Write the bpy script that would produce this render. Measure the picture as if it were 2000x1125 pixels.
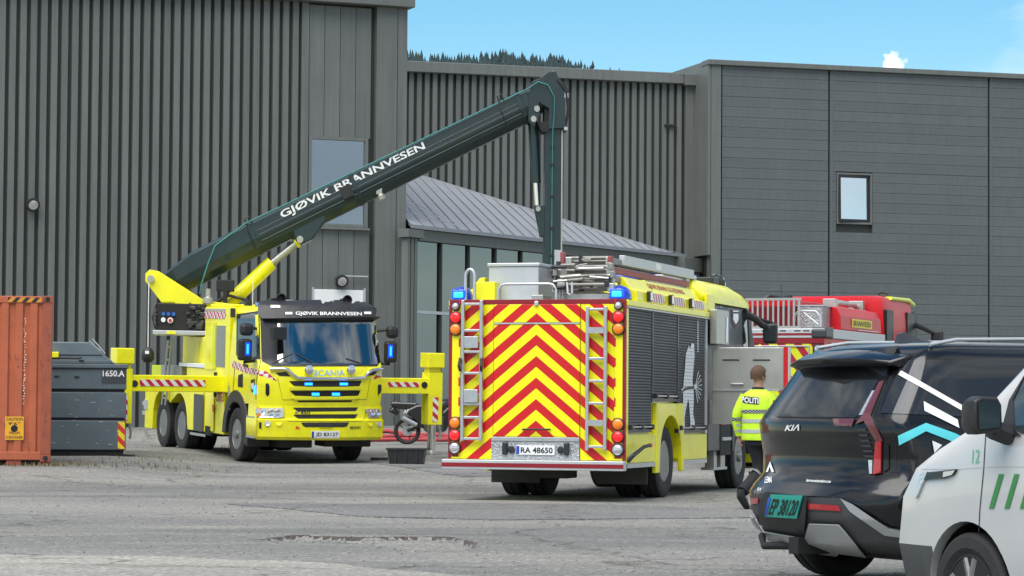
import bpy, bmesh, math, random
from mathutils import Vector, Matrix
from mathutils.bvhtree import BVHTree
from mathutils.interpolate import poly_3d_calc
random.seed(7)
rad = math.radians
for o in list(bpy.data.objects): bpy.data.objects.remove(o)
S = bpy.context.scene
COL = S.collection
# ---------------------------------------------------------------- camera
FPX, CX, CY, CAMH = 5300.0, 1000.0, 562.5, 1.23
pit = math.atan(237.5 / FPX); rol = rad(.4)
FW = Vector((0, math.cos(pit), math.sin(pit)))
U0 = Vector((0, -math.sin(pit), math.cos(pit))); R0 = Vector((1, 0, 0))
RT = R0 * math.cos(rol) + U0 * math.sin(rol); UP = U0 * math.cos(rol) - R0 * math.sin(rol)
CP = Vector((0, 0, CAMH))
cd = bpy.data.cameras.new('camera'); cam = bpy.data.objects.new('camera', cd); COL.objects.link(cam)
m = Matrix((RT, UP, -FW)).transposed().to_4x4(); m.translation = CP; cam.matrix_world = m
cd.sensor_width = 36; cd.lens = FPX / 2000 * 36; cd.clip_start = .1; cd.clip_end = 20000
S.camera = cam
# ---------------------------------------------------------------- world, sun, exposure
W = bpy.data.worlds.new('World'); S.world = W; W.use_nodes = True
nt = W.node_tree; N = nt.nodes; L = nt.links; N.clear()
SUN_EL, SUN_AZ = 61, 208          # azimuth measured clockwise from +Y: behind the camera, to the left
sky = N.new('ShaderNodeTexSky'); sky.sky_type = 'NISHITA'; sky.sun_disc = False
sky.sun_elevation = rad(SUN_EL); sky.sun_rotation = rad(SUN_AZ); sky.air_density = 1.0; sky.dust_density = 0; sky.ozone_density = 2.5
hs = N.new('ShaderNodeHueSaturation'); hs.inputs['Hue'].default_value = .487; hs.inputs['Saturation'].default_value = 1.35; hs.inputs['Value'].default_value = .95
L.new(sky.outputs[0], hs.inputs['Color'])
tc = N.new('ShaderNodeTexCoord')
mp = N.new('ShaderNodeMapping'); mp.inputs['Scale'].default_value = (1.6, 1.6, 4.2); mp.inputs['Location'].default_value = (13.1, 1.4, 3.6)
L.new(tc.outputs['Generated'], mp.inputs['Vector'])
nz = N.new('ShaderNodeTexNoise'); nz.inputs['Scale'].default_value = 1.3; nz.inputs['Detail'].default_value = 9; nz.inputs['Roughness'].default_value = .58
L.new(mp.outputs[0], nz.inputs['Vector'])
cr = N.new('ShaderNodeValToRGB'); cr.color_ramp.elements[0].position = .435; cr.color_ramp.elements[1].position = .60
L.new(nz.outputs[0], cr.inputs[0])
n2 = N.new('ShaderNodeTexNoise'); n2.inputs['Scale'].default_value = 3.1; n2.inputs['Detail'].default_value = 6
L.new(mp.outputs[0], n2.inputs['Vector'])
c2 = N.new('ShaderNodeValToRGB'); c2.color_ramp.elements[0].position = .35; c2.color_ramp.elements[0].color = (3.6, 3.8, 4.1, 1)
c2.color_ramp.elements[1].position = .65; c2.color_ramp.elements[1].color = (9.5, 9.5, 9.4, 1)
L.new(n2.outputs[0], c2.inputs[0])
# one small cumulus low in the sky
dirn = (FW + RT * ((1745 - CX) / FPX) - UP * ((128 - CY) / FPX)).normalized()
vs_ = N.new('ShaderNodeVectorMath'); vs_.operation = 'DISTANCE'; vs_.inputs[1].default_value = dirn
nrm = N.new('ShaderNodeVectorMath'); nrm.operation = 'NORMALIZE'; L.new(tc.outputs['Generated'], nrm.inputs[0]); L.new(nrm.outputs[0], vs_.inputs[0])
n3 = N.new('ShaderNodeTexNoise'); n3.inputs['Scale'].default_value = 330; n3.inputs['Detail'].default_value = 5; L.new(tc.outputs['Generated'], n3.inputs['Vector'])
ma = N.new('ShaderNodeMath'); ma.operation = 'MULTIPLY_ADD'; ma.inputs[1].default_value = -.0075; L.new(n3.outputs[0], ma.inputs[0]); L.new(vs_.outputs['Value'], ma.inputs[2])
mr = N.new('ShaderNodeMapRange'); mr.inputs[1].default_value = -.0008; mr.inputs[2].default_value = .0012; mr.inputs[3].default_value = 1; mr.inputs[4].default_value = 0
L.new(ma.outputs[0], mr.inputs[0])
mxm = N.new('ShaderNodeMath'); mxm.operation = 'MAXIMUM'; L.new(cr.outputs[0], mxm.inputs[0]); L.new(mr.outputs[0], mxm.inputs[1])
mx = N.new('ShaderNodeMixRGB'); L.new(mxm.outputs[0], mx.inputs[0]); L.new(hs.outputs[0], mx.inputs[1]); L.new(c2.outputs[0], mx.inputs[2])
bg = N.new('ShaderNodeBackground'); bg.inputs[1].default_value = .085
L.new(mx.outputs[0], bg.inputs[0]); wo = N.new('ShaderNodeOutputWorld'); L.new(bg.outputs[0], wo.inputs[0])
sl = bpy.data.lights.new('sun', 'SUN'); sl.energy = 2.8; sl.angle = rad(62); sl.color = (1, .96, .9)
so = bpy.data.objects.new('sun', sl); COL.objects.link(so)
az = rad(SUN_AZ); el = rad(SUN_EL)
sd = Vector((math.sin(az) * math.cos(el), math.cos(az) * math.cos(el), math.sin(el)))
so.rotation_euler = sd.to_track_quat('Z', 'Y').to_euler(); so.location = sd * 60
S.view_settings.view_transform = 'Standard'; S.view_settings.look = 'None'; S.view_settings.gamma = 1
S.view_settings.exposure = .84; S.view_settings.use_curve_mapping = False
# ---------------------------------------------------------------- helpers
def ray(px, py): return FW + RT * ((px - CX) / FPX) - UP * ((py - CY) / FPX)
def at(px, py, Y): d = ray(px, py); return CP + d * (Y / d.y)
class Frame:
    """placed frame of a building or vehicle; inv() reads a pixel off one of its planes"""
    def __init__(s, x, y, z, yaw, pitch=0):
        s.loc = Vector((x, y, z)); s.eul = (0, -pitch, yaw)
        s.M = Matrix.Rotation(yaw, 4, 'Z') @ Matrix.Rotation(-pitch, 4, 'Y'); s.M.translation = s.loc; s.I = s.M.inverted()
    def inv(s, px, py, ax, v):
        o = s.I @ CP; d = s.I.to_3x3() @ ray(px, py); return o + d * ((v - o[ax]) / d[ax])
def setp(o, label=None, cat=None, group=None, kind=None):
    for k, v in (('label', label), ('category', cat), ('group', group), ('kind', kind)):
        if v: o[k] = v
    return o
def thing(name, label, cat, frame=None, group=None, loc=(0, 0, 0), rz=0):
    o = bpy.data.objects.new(name, None); COL.objects.link(o); o.empty_display_size = .2
    if frame: o.location = frame.loc; o.rotation_euler = frame.eul
    else: o.location = loc; o.rotation_euler = (0, 0, rz)
    return setp(o, label, cat, group)
class MB:
    def __init__(s): s.v = []; s.f = []; s.m = []
    def add(s, vs, fs, mi=0):
        b = len(s.v); s.v += [tuple(v) for v in vs]; s.f += [tuple(i + b for i in f) for f in fs]; s.m += [mi] * len(fs); return s
    def box(s, x0, x1, y0, y1, z0, z1, mi=0):
        return s.add([(x, y, z) for x in (x0, x1) for y in (y0, y1) for z in (z0, z1)],
                     [(0, 1, 3, 2), (4, 6, 7, 5), (0, 4, 5, 1), (2, 3, 7, 6), (0, 2, 6, 4), (1, 5, 7, 3)], mi)
    def prism(s, pts, lo, hi, ax='y', mi=0):
        n = len(pts)
        def p(q, h): return (q[0], h, q[1]) if ax == 'y' else (h, q[0], q[1]) if ax == 'x' else (q[0], q[1], h)
        return s.add([p(q, lo) for q in pts] + [p(q, hi) for q in pts],
                     [tuple(range(n))[::-1], tuple(range(n, 2 * n))] + [(i, (i + 1) % n, n + (i + 1) % n, n + i) for i in range(n)], mi)
    def ring(s, c, ax, r, n=16, ph=0):
        ax = Vector(ax).normalized(); a = ax.orthogonal().normalized(); b = ax.cross(a)
        return [Vector(c) + (a * math.cos(ph + 2 * math.pi * i / n) + b * math.sin(ph + 2 * math.pi * i / n)) * r for i in range(n)]
    def loft(s, rings, mi=0, caps=True, closed=False):
        n = len(rings[0]); vs = [p for r in rings for p in r]; fs = []
        for k in range(len(rings) - (0 if closed else 1)):
            k2 = (k + 1) % len(rings)
            for i in range(n): j = (i + 1) % n; fs.append((k * n + i, k * n + j, k2 * n + j, k2 * n + i))
        if caps and not closed: fs += [tuple(range(n))[::-1], tuple(range((len(rings) - 1) * n, len(rings) * n))]
        return s.add(vs, fs, mi)
    def cyl(s, p0, p1, r0, r1=None, n=14, mi=0, caps=True):
        r1 = r0 if r1 is None else r1; ax = Vector(p1) - Vector(p0)
        return s.loft([s.ring(p0, ax, r0, n), s.ring(p1, ax, r1, n)], mi, caps)
    def tube(s, pts, r, n=8, mi=0):
        pts = [Vector(p) for p in pts]; rings = []; nb = None
        for i, p in enumerate(pts):
            t = (pts[min(i + 1, len(pts) - 1)] - pts[max(i - 1, 0)]).normalized()
            if nb is None: nb = t.orthogonal().normalized()
            nb = (nb - t * nb.dot(t)).normalized(); b = t.cross(nb)
            rr = r[i] if isinstance(r, (list, tuple)) else r
            rings.append([p + (nb * math.cos(2 * math.pi * k / n) + b * math.sin(2 * math.pi * k / n)) * rr for k in range(n)])
        return s.loft(rings, mi)
    def lathe(s, prof, o, ax=(0, 1, 0), n=28, mi=0, closed=False):
        ax = Vector(ax).normalized(); o = Vector(o)
        return s.loft([s.ring(o + ax * h, ax, max(r, .0005), n) for r, h in prof], mi, not closed, closed)
    def poly(s, pts, mi=0): return s.add(pts, [tuple(range(len(pts)))], mi)
    def build(s, name, mats, parent=None, bev=0, smooth=0, fix=True):
        me = bpy.data.meshes.new(name); me.from_pydata(s.v, [], s.f)
        for q in (mats if isinstance(mats, (list, tuple)) else [mats]): me.materials.append(q)
        for p, k in zip(me.polygons, s.m): p.material_index = k
        if fix:
            b = bmesh.new(); b.from_mesh(me); bmesh.ops.recalc_face_normals(b, faces=b.faces); b.to_mesh(me); b.free()
        if smooth:
            for p in me.polygons: p.use_smooth = True
            me.set_sharp_from_angle(angle=rad(smooth))
        o = bpy.data.objects.new(name, me); COL.objects.link(o)
        if parent: o.parent = parent
        if bev:
            md = o.modifiers.new('bevel', 'BEVEL'); md.width = bev; md.segments = 2; md.limit_method = 'ANGLE'; md.angle_limit = rad(40)
        return o
def bx(name, mat, parent, x0, x1, y0, y1, z0, z1, bev=0): return MB().box(x0, x1, y0, y1, z0, z1).build(name, mat, parent, bev)
def inst(src, parent=None, loc=None, rot=None, scale=None):
    o = src.copy(); COL.objects.link(o); o.parent = parent
    if loc is not None: o.location = loc
    if rot is not None: o.rotation_euler = rot
    if scale is not None: o.scale = scale
    return o
# ---------------------------------------------------------------- materials
def M(name, col, rough=.5, metal=0, var=.08, scale=3., bump=0, bscale=60., coat=0, emit=0, spec=.5, dirt=0, streak=0):
    mt = bpy.data.materials.new(name); mt.use_nodes = True; t = mt.node_tree; n = t.nodes; l = t.links; p = n['Principled BSDF']
    c = (*col, 1); p.inputs['Roughness'].default_value = rough; p.inputs['Metallic'].default_value = metal
    p.inputs['Coat Weight'].default_value = coat; p.inputs['Coat Roughness'].default_value = .06; p.inputs['Specular IOR Level'].default_value = spec
    p.inputs['Base Color'].default_value = c
    if emit: p.inputs['Emission Color'].default_value = c; p.inputs['Emission Strength'].default_value = emit
    if var or bump or dirt:
        g = n.new('ShaderNodeTexCoord')
        if var:
            a = n.new('ShaderNodeTexNoise'); a.inputs['Scale'].default_value = scale; a.inputs['Detail'].default_value = 7; a.inputs['Roughness'].default_value = .62
            l.new(g.outputs['Object'], a.inputs['Vector'])
            r = n.new('ShaderNodeValToRGB'); e = r.color_ramp.elements
            e[0].position = .3; e[1].position = .7
            e[0].color = (*[max(0, x * (1 - var)) for x in col], 1); e[1].color = (*[min(1, x * (1 + var)) for x in col], 1)
            l.new(a.outputs[0], r.inputs[0]); out = r.outputs[0]
            if dirt:
                d = n.new('ShaderNodeTexNoise'); d.inputs['Scale'].default_value = 2.2; d.inputs['Detail'].default_value = 10; d.inputs['Roughness'].default_value = .75
                l.new(g.outputs['Object'], d.inputs['Vector'])
                dr = n.new('ShaderNodeValToRGB'); dr.color_ramp.elements[0].position = .5; dr.color_ramp.elements[1].position = .8
                dr.color_ramp.elements[1].color = (dirt, dirt, dirt, 1); l.new(d.outputs[0], dr.inputs[0])
                x = n.new('ShaderNodeMixRGB'); x.inputs[2].default_value = (.16, .13, .1, 1); l.new(dr.outputs[0], x.inputs[0]); l.new(out, x.inputs[1]); out = x.outputs[0]
            if streak:
                mp_ = n.new('ShaderNodeMapping'); mp_.inputs['Scale'].default_value = (5, 5, .22); l.new(g.outputs['Object'], mp_.inputs[0])
                oi = n.new('ShaderNodeObjectInfo'); va = n.new('ShaderNodeVectorMath'); va.operation = 'ADD'; l.new(mp_.outputs[0], va.inputs[0])
                sc_ = n.new('ShaderNodeVectorMath'); sc_.operation = 'SCALE'; sc_.inputs['Scale'].default_value = 37.0
                cv = n.new('ShaderNodeCombineXYZ'); l.new(oi.outputs['Random'], cv.inputs[0]); l.new(oi.outputs['Random'], cv.inputs[1]); l.new(cv.outputs[0], sc_.inputs[0]); l.new(sc_.outputs[0], va.inputs[1])
                sn = n.new('ShaderNodeTexNoise'); sn.inputs['Scale'].default_value = 1.6; sn.inputs['Detail'].default_value = 7; sn.inputs['Roughness'].default_value = .65; l.new(va.outputs[0], sn.inputs['Vector'])
                sr = n.new('ShaderNodeMapRange'); sr.inputs[1].default_value = .25; sr.inputs[2].default_value = .75; sr.inputs[3].default_value = 1 - streak; sr.inputs[4].default_value = 1 + streak; l.new(sn.outputs[0], sr.inputs[0])
                orr = n.new('ShaderNodeMapRange'); orr.inputs[3].default_value = 1 - streak * .45; orr.inputs[4].default_value = 1 + streak * .45; l.new(oi.outputs['Random'], orr.inputs[0])
                mm = n.new('ShaderNodeMath'); mm.operation = 'MULTIPLY'; l.new(sr.outputs[0], mm.inputs[0]); l.new(orr.outputs[0], mm.inputs[1])
                mu = n.new('ShaderNodeMixRGB'); mu.blend_type = 'MULTIPLY'; mu.inputs[0].default_value = 1; l.new(out, mu.inputs[1]); l.new(mm.outputs[0], mu.inputs[2]); out = mu.outputs[0]
            l.new(out, p.inputs['Base Color'])
            rr = n.new('ShaderNodeMapRange'); rr.inputs[3].default_value = max(0, rough - .07); rr.inputs[4].default_value = min(1, rough + .1)
            l.new(a.outputs[0], rr.inputs[0]); l.new(rr.outputs[0], p.inputs['Roughness'])
        if bump:
            b = n.new('ShaderNodeTexNoise'); b.inputs['Scale'].default_value = bscale; b.inputs['Detail'].default_value = 4; l.new(g.outputs['Object'], b.inputs['Vector'])
            k = n.new('ShaderNodeBump'); k.inputs['Strength'].default_value = bump; k.inputs['Distance'].default_value = .02
            l.new(b.outputs[0], k.inputs['Height']); l.new(k.outputs[0], p.inputs['Normal'])
    return mt
def stripes(name, fn, ca, cb, rough=.35, spec=.5):
    """two-colour print; fn(t, sx, sy, sz, math) returns a socket whose fraction picks the colour"""
    mt = M(name, ca, rough, var=0, spec=spec); t = mt.node_tree; n = t.nodes; l = t.links
    g = n.new('ShaderNodeTexCoord'); sp = n.new('ShaderNodeSeparateXYZ'); l.new(g.outputs['Object'], sp.inputs[0])
    def mth(op, a, b=None, c=None):
        k = n.new('ShaderNodeMath'); k.operation = op
        for i, q in enumerate((a, b, c)):
            if q is None: continue
            if isinstance(q, (int, float)): k.inputs[i].default_value = q
            else: l.new(q, k.inputs[i])
        return k.outputs[0]
    v = fn(sp.outputs, mth); x = n.new('ShaderNodeMixRGB'); l.new(v, x.inputs[0])
    nz = n.new('ShaderNodeTexNoise'); nz.inputs['Scale'].default_value = 5; nz.inputs['Detail'].default_value = 8; l.new(g.outputs['Object'], nz.inputs['Vector'])
    x.inputs[1].default_value = (*ca, 1); x.inputs[2].default_value = (*cb, 1)
    y = n.new('ShaderNodeMixRGB'); y.blend_type = 'MULTIPLY'; y.inputs[0].default_value = 1
    r = n.new('ShaderNodeMapRange'); r.inputs[3].default_value = .84; r.inputs[4].default_value = 1.08; l.new(nz.outputs[0], r.inputs[0])
    l.new(x.outputs[0], y.inputs[1]); l.new(r.outputs[0], y.inputs[2]); l.new(y.outputs[0], n['Principled BSDF'].inputs['Base Color'])
    return mt
YEL = (.86, .81, .004); RED = (.55, .008, .012)
m_yel = M('fluorescent_yellow', YEL, .32, var=.06, coat=.35, dirt=.36)
m_yel2 = M('lime_yellow', (.62, .70, .02), .35, var=.05, coat=.3)
m_red = M('fire_red', (.52, .006, .012), .4, var=.06, coat=.12, spec=.35)
m_dred = M('dark_red_trim', (.23, .006, .015), .35, var=.06)
m_blk = M('black_plastic', (.018, .018, .02), .45, var=.2)
m_rub = M('tyre_rubber', (.022, .022, .022), .8, var=.25, bump=.3, bscale=40, dirt=.25)
m_drk = M('chassis_black', (.012, .012, .012), .7, var=.2)
m_gry = M('dark_grey_paint', (.040, .042, .050), .38, var=.06, coat=.12, spec=.3)
m_rim = M('wheel_steel', (.24, .24, .24), .42, .6, var=.2, scale=8, dirt=.25)
m_alu = M('brushed_aluminium', (.50, .51, .52), .38, .8, var=.08, scale=14)
m_aluw = M('pale_aluminium', (.52, .54, .55), .4, .5, var=.06, scale=5)
m_stl = M('stainless_sheet', (.46, .46, .43), .36, .7, var=.10, scale=2.5)
m_chr = M('chrome', (.8, .8, .8), .1, 1, var=0)
m_wht = M('white_paint', (.78, .78, .78), .4, var=.04)
m_wglass = M('window_glass', (.19, .24, .29), .04, 1, var=0)
m_aglass = M('annex_glass', (.15, .19, .19), .04, 1, var=0)
m_glass = M('coated_glass', (.27, .275, .27), .03, 1, var=0)
m_dglass = M('dark_glass', (.010, .012, .014), .06, 0, var=0, spec=.35)
m_boom = M('boom_dark_green', (.010, .026, .030), .35, var=.12, coat=.25)
m_hose = M('teal_hose', (.03, .20, .19), .5, var=.1)
m_blue = M('blue_light_lit', (.0, .035, 1.0), .2, var=0, emit=2.0)
m_bcore = M('blue_light_core', (.01, .15, 1.0), .2, var=0, emit=3.2)
m_bdome = M('blue_light_dome', (.01, .04, .42), .12, var=0, coat=.6)
m_lred = M('red_lamp', (.75, .01, .012), .15, var=0, emit=.35, coat=.6)
m_lamb = M('amber_lamp', (.75, .19, .01), .2, var=0, emit=.12, coat=.6)
m_lclr = M('clear_lamp', (.6, .6, .62), .12, .6, var=.3, scale=60)
m_cond = M('dark_cladding', (.128, .138, .129), .42, var=.05, scale=1.2, spec=.4, streak=.17)
m_cond2 = M('cladding_trim', (.132, .142, .133), .42, var=.05, scale=1.2, spec=.4, streak=.17)
m_panel = M('sandwich_panel', (.102, .116, .119), .42, var=.05, scale=.8, spec=.4, streak=.10)
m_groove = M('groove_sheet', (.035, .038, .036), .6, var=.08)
m_signr = M('print_red', (.6, .02, .02), .4, var=0)
m_navy = M('eu_blue', (.02, .06, .4), .4, var=0)
m_prblk = M('print_black', (.01, .01, .01), .5, var=0)
# ---------------------------------------------------------------- text and surface-hugging pieces
_tcache = {}
def text_geo(body, bold=0.0):
    k = (body, bold)
    if k not in _tcache:
        cu = bpy.data.curves.new('t', 'FONT'); cu.body = body; cu.resolution_u = 3; cu.offset = bold; cu.fill_mode = 'FRONT'
        ob = bpy.data.objects.new('t', cu); COL.objects.link(ob)
        me = bpy.data.meshes.new_from_object(ob.evaluated_get(bpy.context.evaluated_depsgraph_get()))
        vs = [v.co.copy() for v in me.vertices]; fs = [tuple(p.vertices) for p in me.polygons]
        bpy.data.objects.remove(ob); bpy.data.curves.remove(cu); bpy.data.meshes.remove(me)
        x0 = min(v.x for v in vs); x1 = max(v.x for v in vs); y0 = min(v.y for v in vs); y1 = max(v.y for v in vs)
        _tcache[k] = ([((v.x - x0) / (x1 - x0), (v.y - y0) / (y1 - y0)) for v in vs], fs)
    return _tcache[k]
def text(name, body, mat, parent, o, right, up, bold=.012):
    """lettering filling the rectangle o + right, up"""
    g, fs = text_geo(body, bold); o = Vector(o); r = Vector(right); u = Vector(up)
    return MB().add([o + r * a + u * b for a, b in g], fs).build(name, mat, parent, fix=False)
class Skin:
    """closed surface in a frame that lamps, panes and prints are laid on"""
    def __init__(s, obj, frame):
        s.fr = frame; me = obj.data
        s.vw = [frame.M @ v.co for v in me.vertices]; s.pl = [tuple(p.vertices) for p in me.polygons]
        r3 = frame.M.to_3x3(); s.vn = [(r3 @ v.normal).normalized() for v in me.vertices]
        s.t = BVHTree.FromPolygons(s.vw, s.pl)
    def hit(s, px, py):
        d = ray(px, py).normalized(); h = s.t.ray_cast(CP, d)
        if h[0] is None:
            best = None
            for k in range(10, 90):
                q = s.t.find_nearest(CP + d * k)
                if q[0] is not None and (best is None or q[3] < best[3]): best = q
            h = best
        ids = s.pl[h[2]]; w = poly_3d_calc([s.vw[i] for i in ids], h[0]); n = Vector((0, 0, 0))
        for i, k in zip(ids, w): n += s.vn[i] * k
        n.normalize()
        if n.dot(d) > 0 and h[1].dot(d) > 0: n = -n
        return h[0], n
    def lay(s, name, pts, mat, parent, off=.006, thick=0, step=9, smooth=40):
        b = bmesh.new(); f = b.faces.new([b.verts.new((x, y, 0)) for x, y in pts])
        bmesh.ops.triangulate(b, faces=[f])
        for _ in range(7):
            es = [e for e in b.edges if e.calc_length() > step]
            if not es: break
            bmesh.ops.subdivide_edges(b, edges=es, cuts=1); bmesh.ops.triangulate(b, faces=[q for q in b.faces if len(q.verts) > 3])
        return s._put(name, b, mat, parent, off, thick, smooth)
    def _put(s, name, b, mat, parent, off, thick, smooth=40):
        b.verts.ensure_lookup_table(); nn = []; ri = s.fr.I.to_3x3()
        for v in b.verts:
            p, n = s.hit(v.co.x, v.co.y); nn.append(n)
            v.co = s.fr.I @ (p + n * off)
        b.verts.index_update()
        lay = b.verts.layers.int.new('src')
        for v in b.verts: v[lay] = v.index
        if thick:
            g = bmesh.ops.extrude_face_region(b, geom=list(b.faces))
            for v in g['geom']:
                if isinstance(v, bmesh.types.BMVert): v.co = v.co + ri @ nn[v[lay]] * thick
        b.verts.index_update(); b.verts.ensure_lookup_table()
        cn = [ri @ nn[v[lay]] for v in b.verts]
        if thick: bmesh.ops.recalc_face_normals(b, faces=b.faces)
        else:
            b.normal_update()
            for f in b.faces:
                if f.normal.dot(cn[f.verts[0].index]) < 0: f.normal_flip()
        me = bpy.data.meshes.new(name); b.to_mesh(me); b.free(); me.materials.append(mat)
        if smooth:
            for p in me.polygons: p.use_smooth = True
            if not thick or thick < .02 and smooth == 41: me.normals_split_custom_set_from_vertices(cn)
            else: me.set_sharp_from_angle(angle=rad(smooth))
        o = bpy.data.objects.new(name, me); COL.objects.link(o); o.parent = parent
        return o
    def strip(s, name, line, w, mat, parent, off=.004, step=9):
        """thin band of width w pixels along a pixel polyline"""
        a = []; c = []
        for i, p in enumerate(line):
            q0 = Vector(line[max(i - 1, 0)]); q1 = Vector(line[min(i + 1, len(line) - 1)]); t = (q1 - q0).normalized(); n = Vector((-t.y, t.x)) * w / 2
            a.append(tuple(Vector(p) + n)); c.append(tuple(Vector(p) - n))
        return s.lay(name, a + c[::-1], mat, parent, off, 0, step)
    def write(s, name, body, mat, parent, bl, br, tl, off=.008, bold=.012):
        """lettering in the pixel parallelogram bottom-left, bottom-right, top-left"""
        g, fs = text_geo(body, bold); b = bmesh.new(); bl = Vector(bl); r = Vector(br) - bl; u = Vector(tl) - bl
        vs = [b.verts.new((*(bl + r * x + u * y), 0)) for x, y in g]
        for f in fs:
            try: b.faces.new([vs[i] for i in f])
            except ValueError: pass
        b.verts.index_update()
        return s._put(name, b, mat, parent, off, 0, 0)
def slices(levels, na=14, nb=8, p=6, q=3):
    """closed hull from level outlines (z, x_back, x_front, half_width, back_corner_pull, front_corner_pull, end_narrowing)"""
    rings = []
    for z, x0, x1, w, kb, kf, kw in levels:
        pts = []
        A = [-1 + 2 * i / na for i in range(na + 1)]; Bv = [-1 + 2 * i / nb for i in range(nb + 1)]
        A = [math.copysign(1 - (1 - abs(a)) ** 1.35, a) for a in A]
        Bv = [math.copysign(1 - (1 - abs(a)) ** 1.35, a) for a in Bv]
        per = [(a, -1) for a in A[:-1]] + [(1, b) for b in Bv[:-1]] + [(a, 1) for a in A[::-1][:-1]] + [(-1, b) for b in Bv[::-1][:-1]]
        xm = (x0 + x1) / 2; hx = (x1 - x0) / 2
        for a, b in per:
            pull = kb if a < 0 else kf
            x = xm + hx * a - math.copysign(1, a) * pull * abs(b) ** q * abs(a) ** 3
            y = w * b * (1 - kw * abs(a) ** p)
            pts.append((x, y, z))
        rings.append(pts)
    return MB().loft(rings)
def wheel(parent, x, y, z, r, w, sgn, style='truck', dual=False):
    """tyre, rim and hub; sgn is the outward y direction"""
    rr = r * (.56 if style == 'truck' else .66)
    h = w / 2; o = MB(); b = h * .86
    prof = [(rr, -h * .8), (rr + .3 * (r - rr), -h), (r * .93, -h * .97), (r * .985, -b), (r, -b * .82)]
    for k in (-.5, 0, .5): prof += [(r, (k - .07) * 2 * b * .8), (r - .013, (k - .06) * 2 * b * .8), (r - .013, (k + .06) * 2 * b * .8), (r, (k + .07) * 2 * b * .8)]
    prof += [(r, b * .82), (r * .985, b), (r * .93, h * .97), (rr + .3 * (r - rr), h), (rr, h * .8)]
    o.lathe(prof, (0, 0, 0), (0, sgn, 0), 40, closed=True)
    if dual: o.lathe(prof, (0, -sgn * (w + .06), 0), (0, sgn, 0), 40, closed=True)
    t = o.build('wheel', m_rub, parent, smooth=30); t.location = (x, y, z)
    q = MB()
    if style == 'truck':
        dish = -h * 1.15 if dual else -h * .15
        q.lathe([(rr * 1.03, h * .86), (rr * .97, h * .9), (rr * .92, h * .7), (rr * .88, dish * .6), (rr * .8, dish), (rr * .52, dish + .03), (rr * .5, dish + .10), (rr * .3, dish + .13), (rr * .28, dish + .2), (.001, dish + .22)], (0, 0, 0), (0, sgn, 0), 36)
        for k in range(10):
            a = k * math.pi / 5; c = (math.cos(a) * rr * .42, 0, math.sin(a) * rr * .42)
            q.cyl((c[0], sgn * (dish + .1), c[2]), (c[0], sgn * (dish + .15), c[2]), .018, n=6)
            c = (math.cos(a + .31) * rr * .68, 0, math.sin(a + .31) * rr * .68)
            q.cyl((c[0], sgn * (dish - .02), c[2]), (c[0], sgn * (dish + .022), c[2]), .028, n=10, mi=1)
    else:
        q.lathe([(rr * 1.02, h * .85), (rr * .95, h * .88), (rr * .9, h * .6), (rr * .86, -h * .3), (rr * .3, -h * .3), (.001, -h * .3)], (0, 0, 0), (0, sgn, 0), 36, mi=1)
        for k in range(5):
            a = k * math.pi * .4 + .3
            for da in (-.13, .13):
                d0 = Vector((math.cos(a), 0, math.sin(a))); d1 = Vector((math.cos(a + da * 1.7), 0, math.sin(a + da * 1.7)))
                q.tube([d0 * rr * .15 + Vector((0, sgn * h * .62, 0)), (d0 + d1) * .5 * rr * .55 + Vector((0, sgn * h * .66, 0)), d1 * rr * .93 + Vector((0, sgn * h * .7, 0))], [.05, .035, .03], 6)
        q.cyl((0, sgn * h * .3, 0), (0, sgn * h * .72, 0), rr * .2, n=16)
    q.build('rim', [m_rim, m_drk], t, smooth=35)
    return t
# ================================================================ ground
def lerp_tab(tab, t):
    if t <= tab[0][0]: return tab[0][1]
    for (a, va), (b, vb) in zip(tab, tab[1:]):
        if t <= b: k = (t - a) / (b - a); k = k * k * (3 - 2 * k); return va + (vb - va) * k
    return tab[-1][1]
def sst(a, b, t): t = min(1, max(0, (t - a) / (b - a))); return t * t * (3 - 2 * t)
GT = [(15, -.15), (19.5, 0), (43, 0), (51.5, .17), (57, .33), (64.5, .40), (68, .72), (75, .92), (90, 1.0)]
def gz(x, y):
    z = lerp_tab(GT, y) + .16 * sst(-5.2, -7.6, x) * sst(40, 46, y) * (1 - sst(52, 62, y))
    return z
from mathutils import noise as NS
def wob(x, y, s=1., a=1.): return NS.noise(Vector((x * s, y * s, 3.7))) * a
PH = [(-2.33, 25.2), (-2.07, 26.1), (-1.46, 25.8), (-.59, 26.1), (-.33, 25.2), (-.36, 23.75), (-.89, 23.6), (-1.22, 24.5), (-1.65, 25.0), (-2.07, 25.0)]
def inpoly(x, y, P):
    c = False; d = 9
    for (x0, y0), (x1, y1) in zip(P, P[1:] + P[:1]):
        if (y0 > y) != (y1 > y) and x < (x1 - x0) * (y - y0) / (y1 - y0) + x0: c = not c
        vx, vy = x1 - x0, y1 - y0; t = max(0, min(1, ((x - x0) * vx + (y - y0) * vy) / (vx * vx + vy * vy)))
        d = min(d, math.hypot(x - x0 - t * vx, y - y0 - t * vy))
    return d if c else -d
def hdist(x, y):
    if not (-3.1 < x < .3 and 23.2 < y < 26.8): return -1
    return inpoly(x + wob(x, y, 6, .06), y + wob(y, x, 5, .12), PH) + wob(x, y, 9, .02) + wob(x, 3.3, 26, .05)
def ghole(x, y):
    d = hdist(x, y)
    if d < 0: return 0
    return -.032 * sst(0, .04, d) + .010 * sst(.1, .5, d)
xs = sorted(set([-4000, -1500, -500, -200, -100] + [-60 + 5 * i for i in range(10)] + [-14 + .5 * i for i in range(23)] + [round(-3 + .045 * i, 3) for i in range(70)] + [.3 + .5 * i for i in range(30)] + [16 + 6 * i for i in range(8)] + [100, 300, 1000, 4000]))
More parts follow.
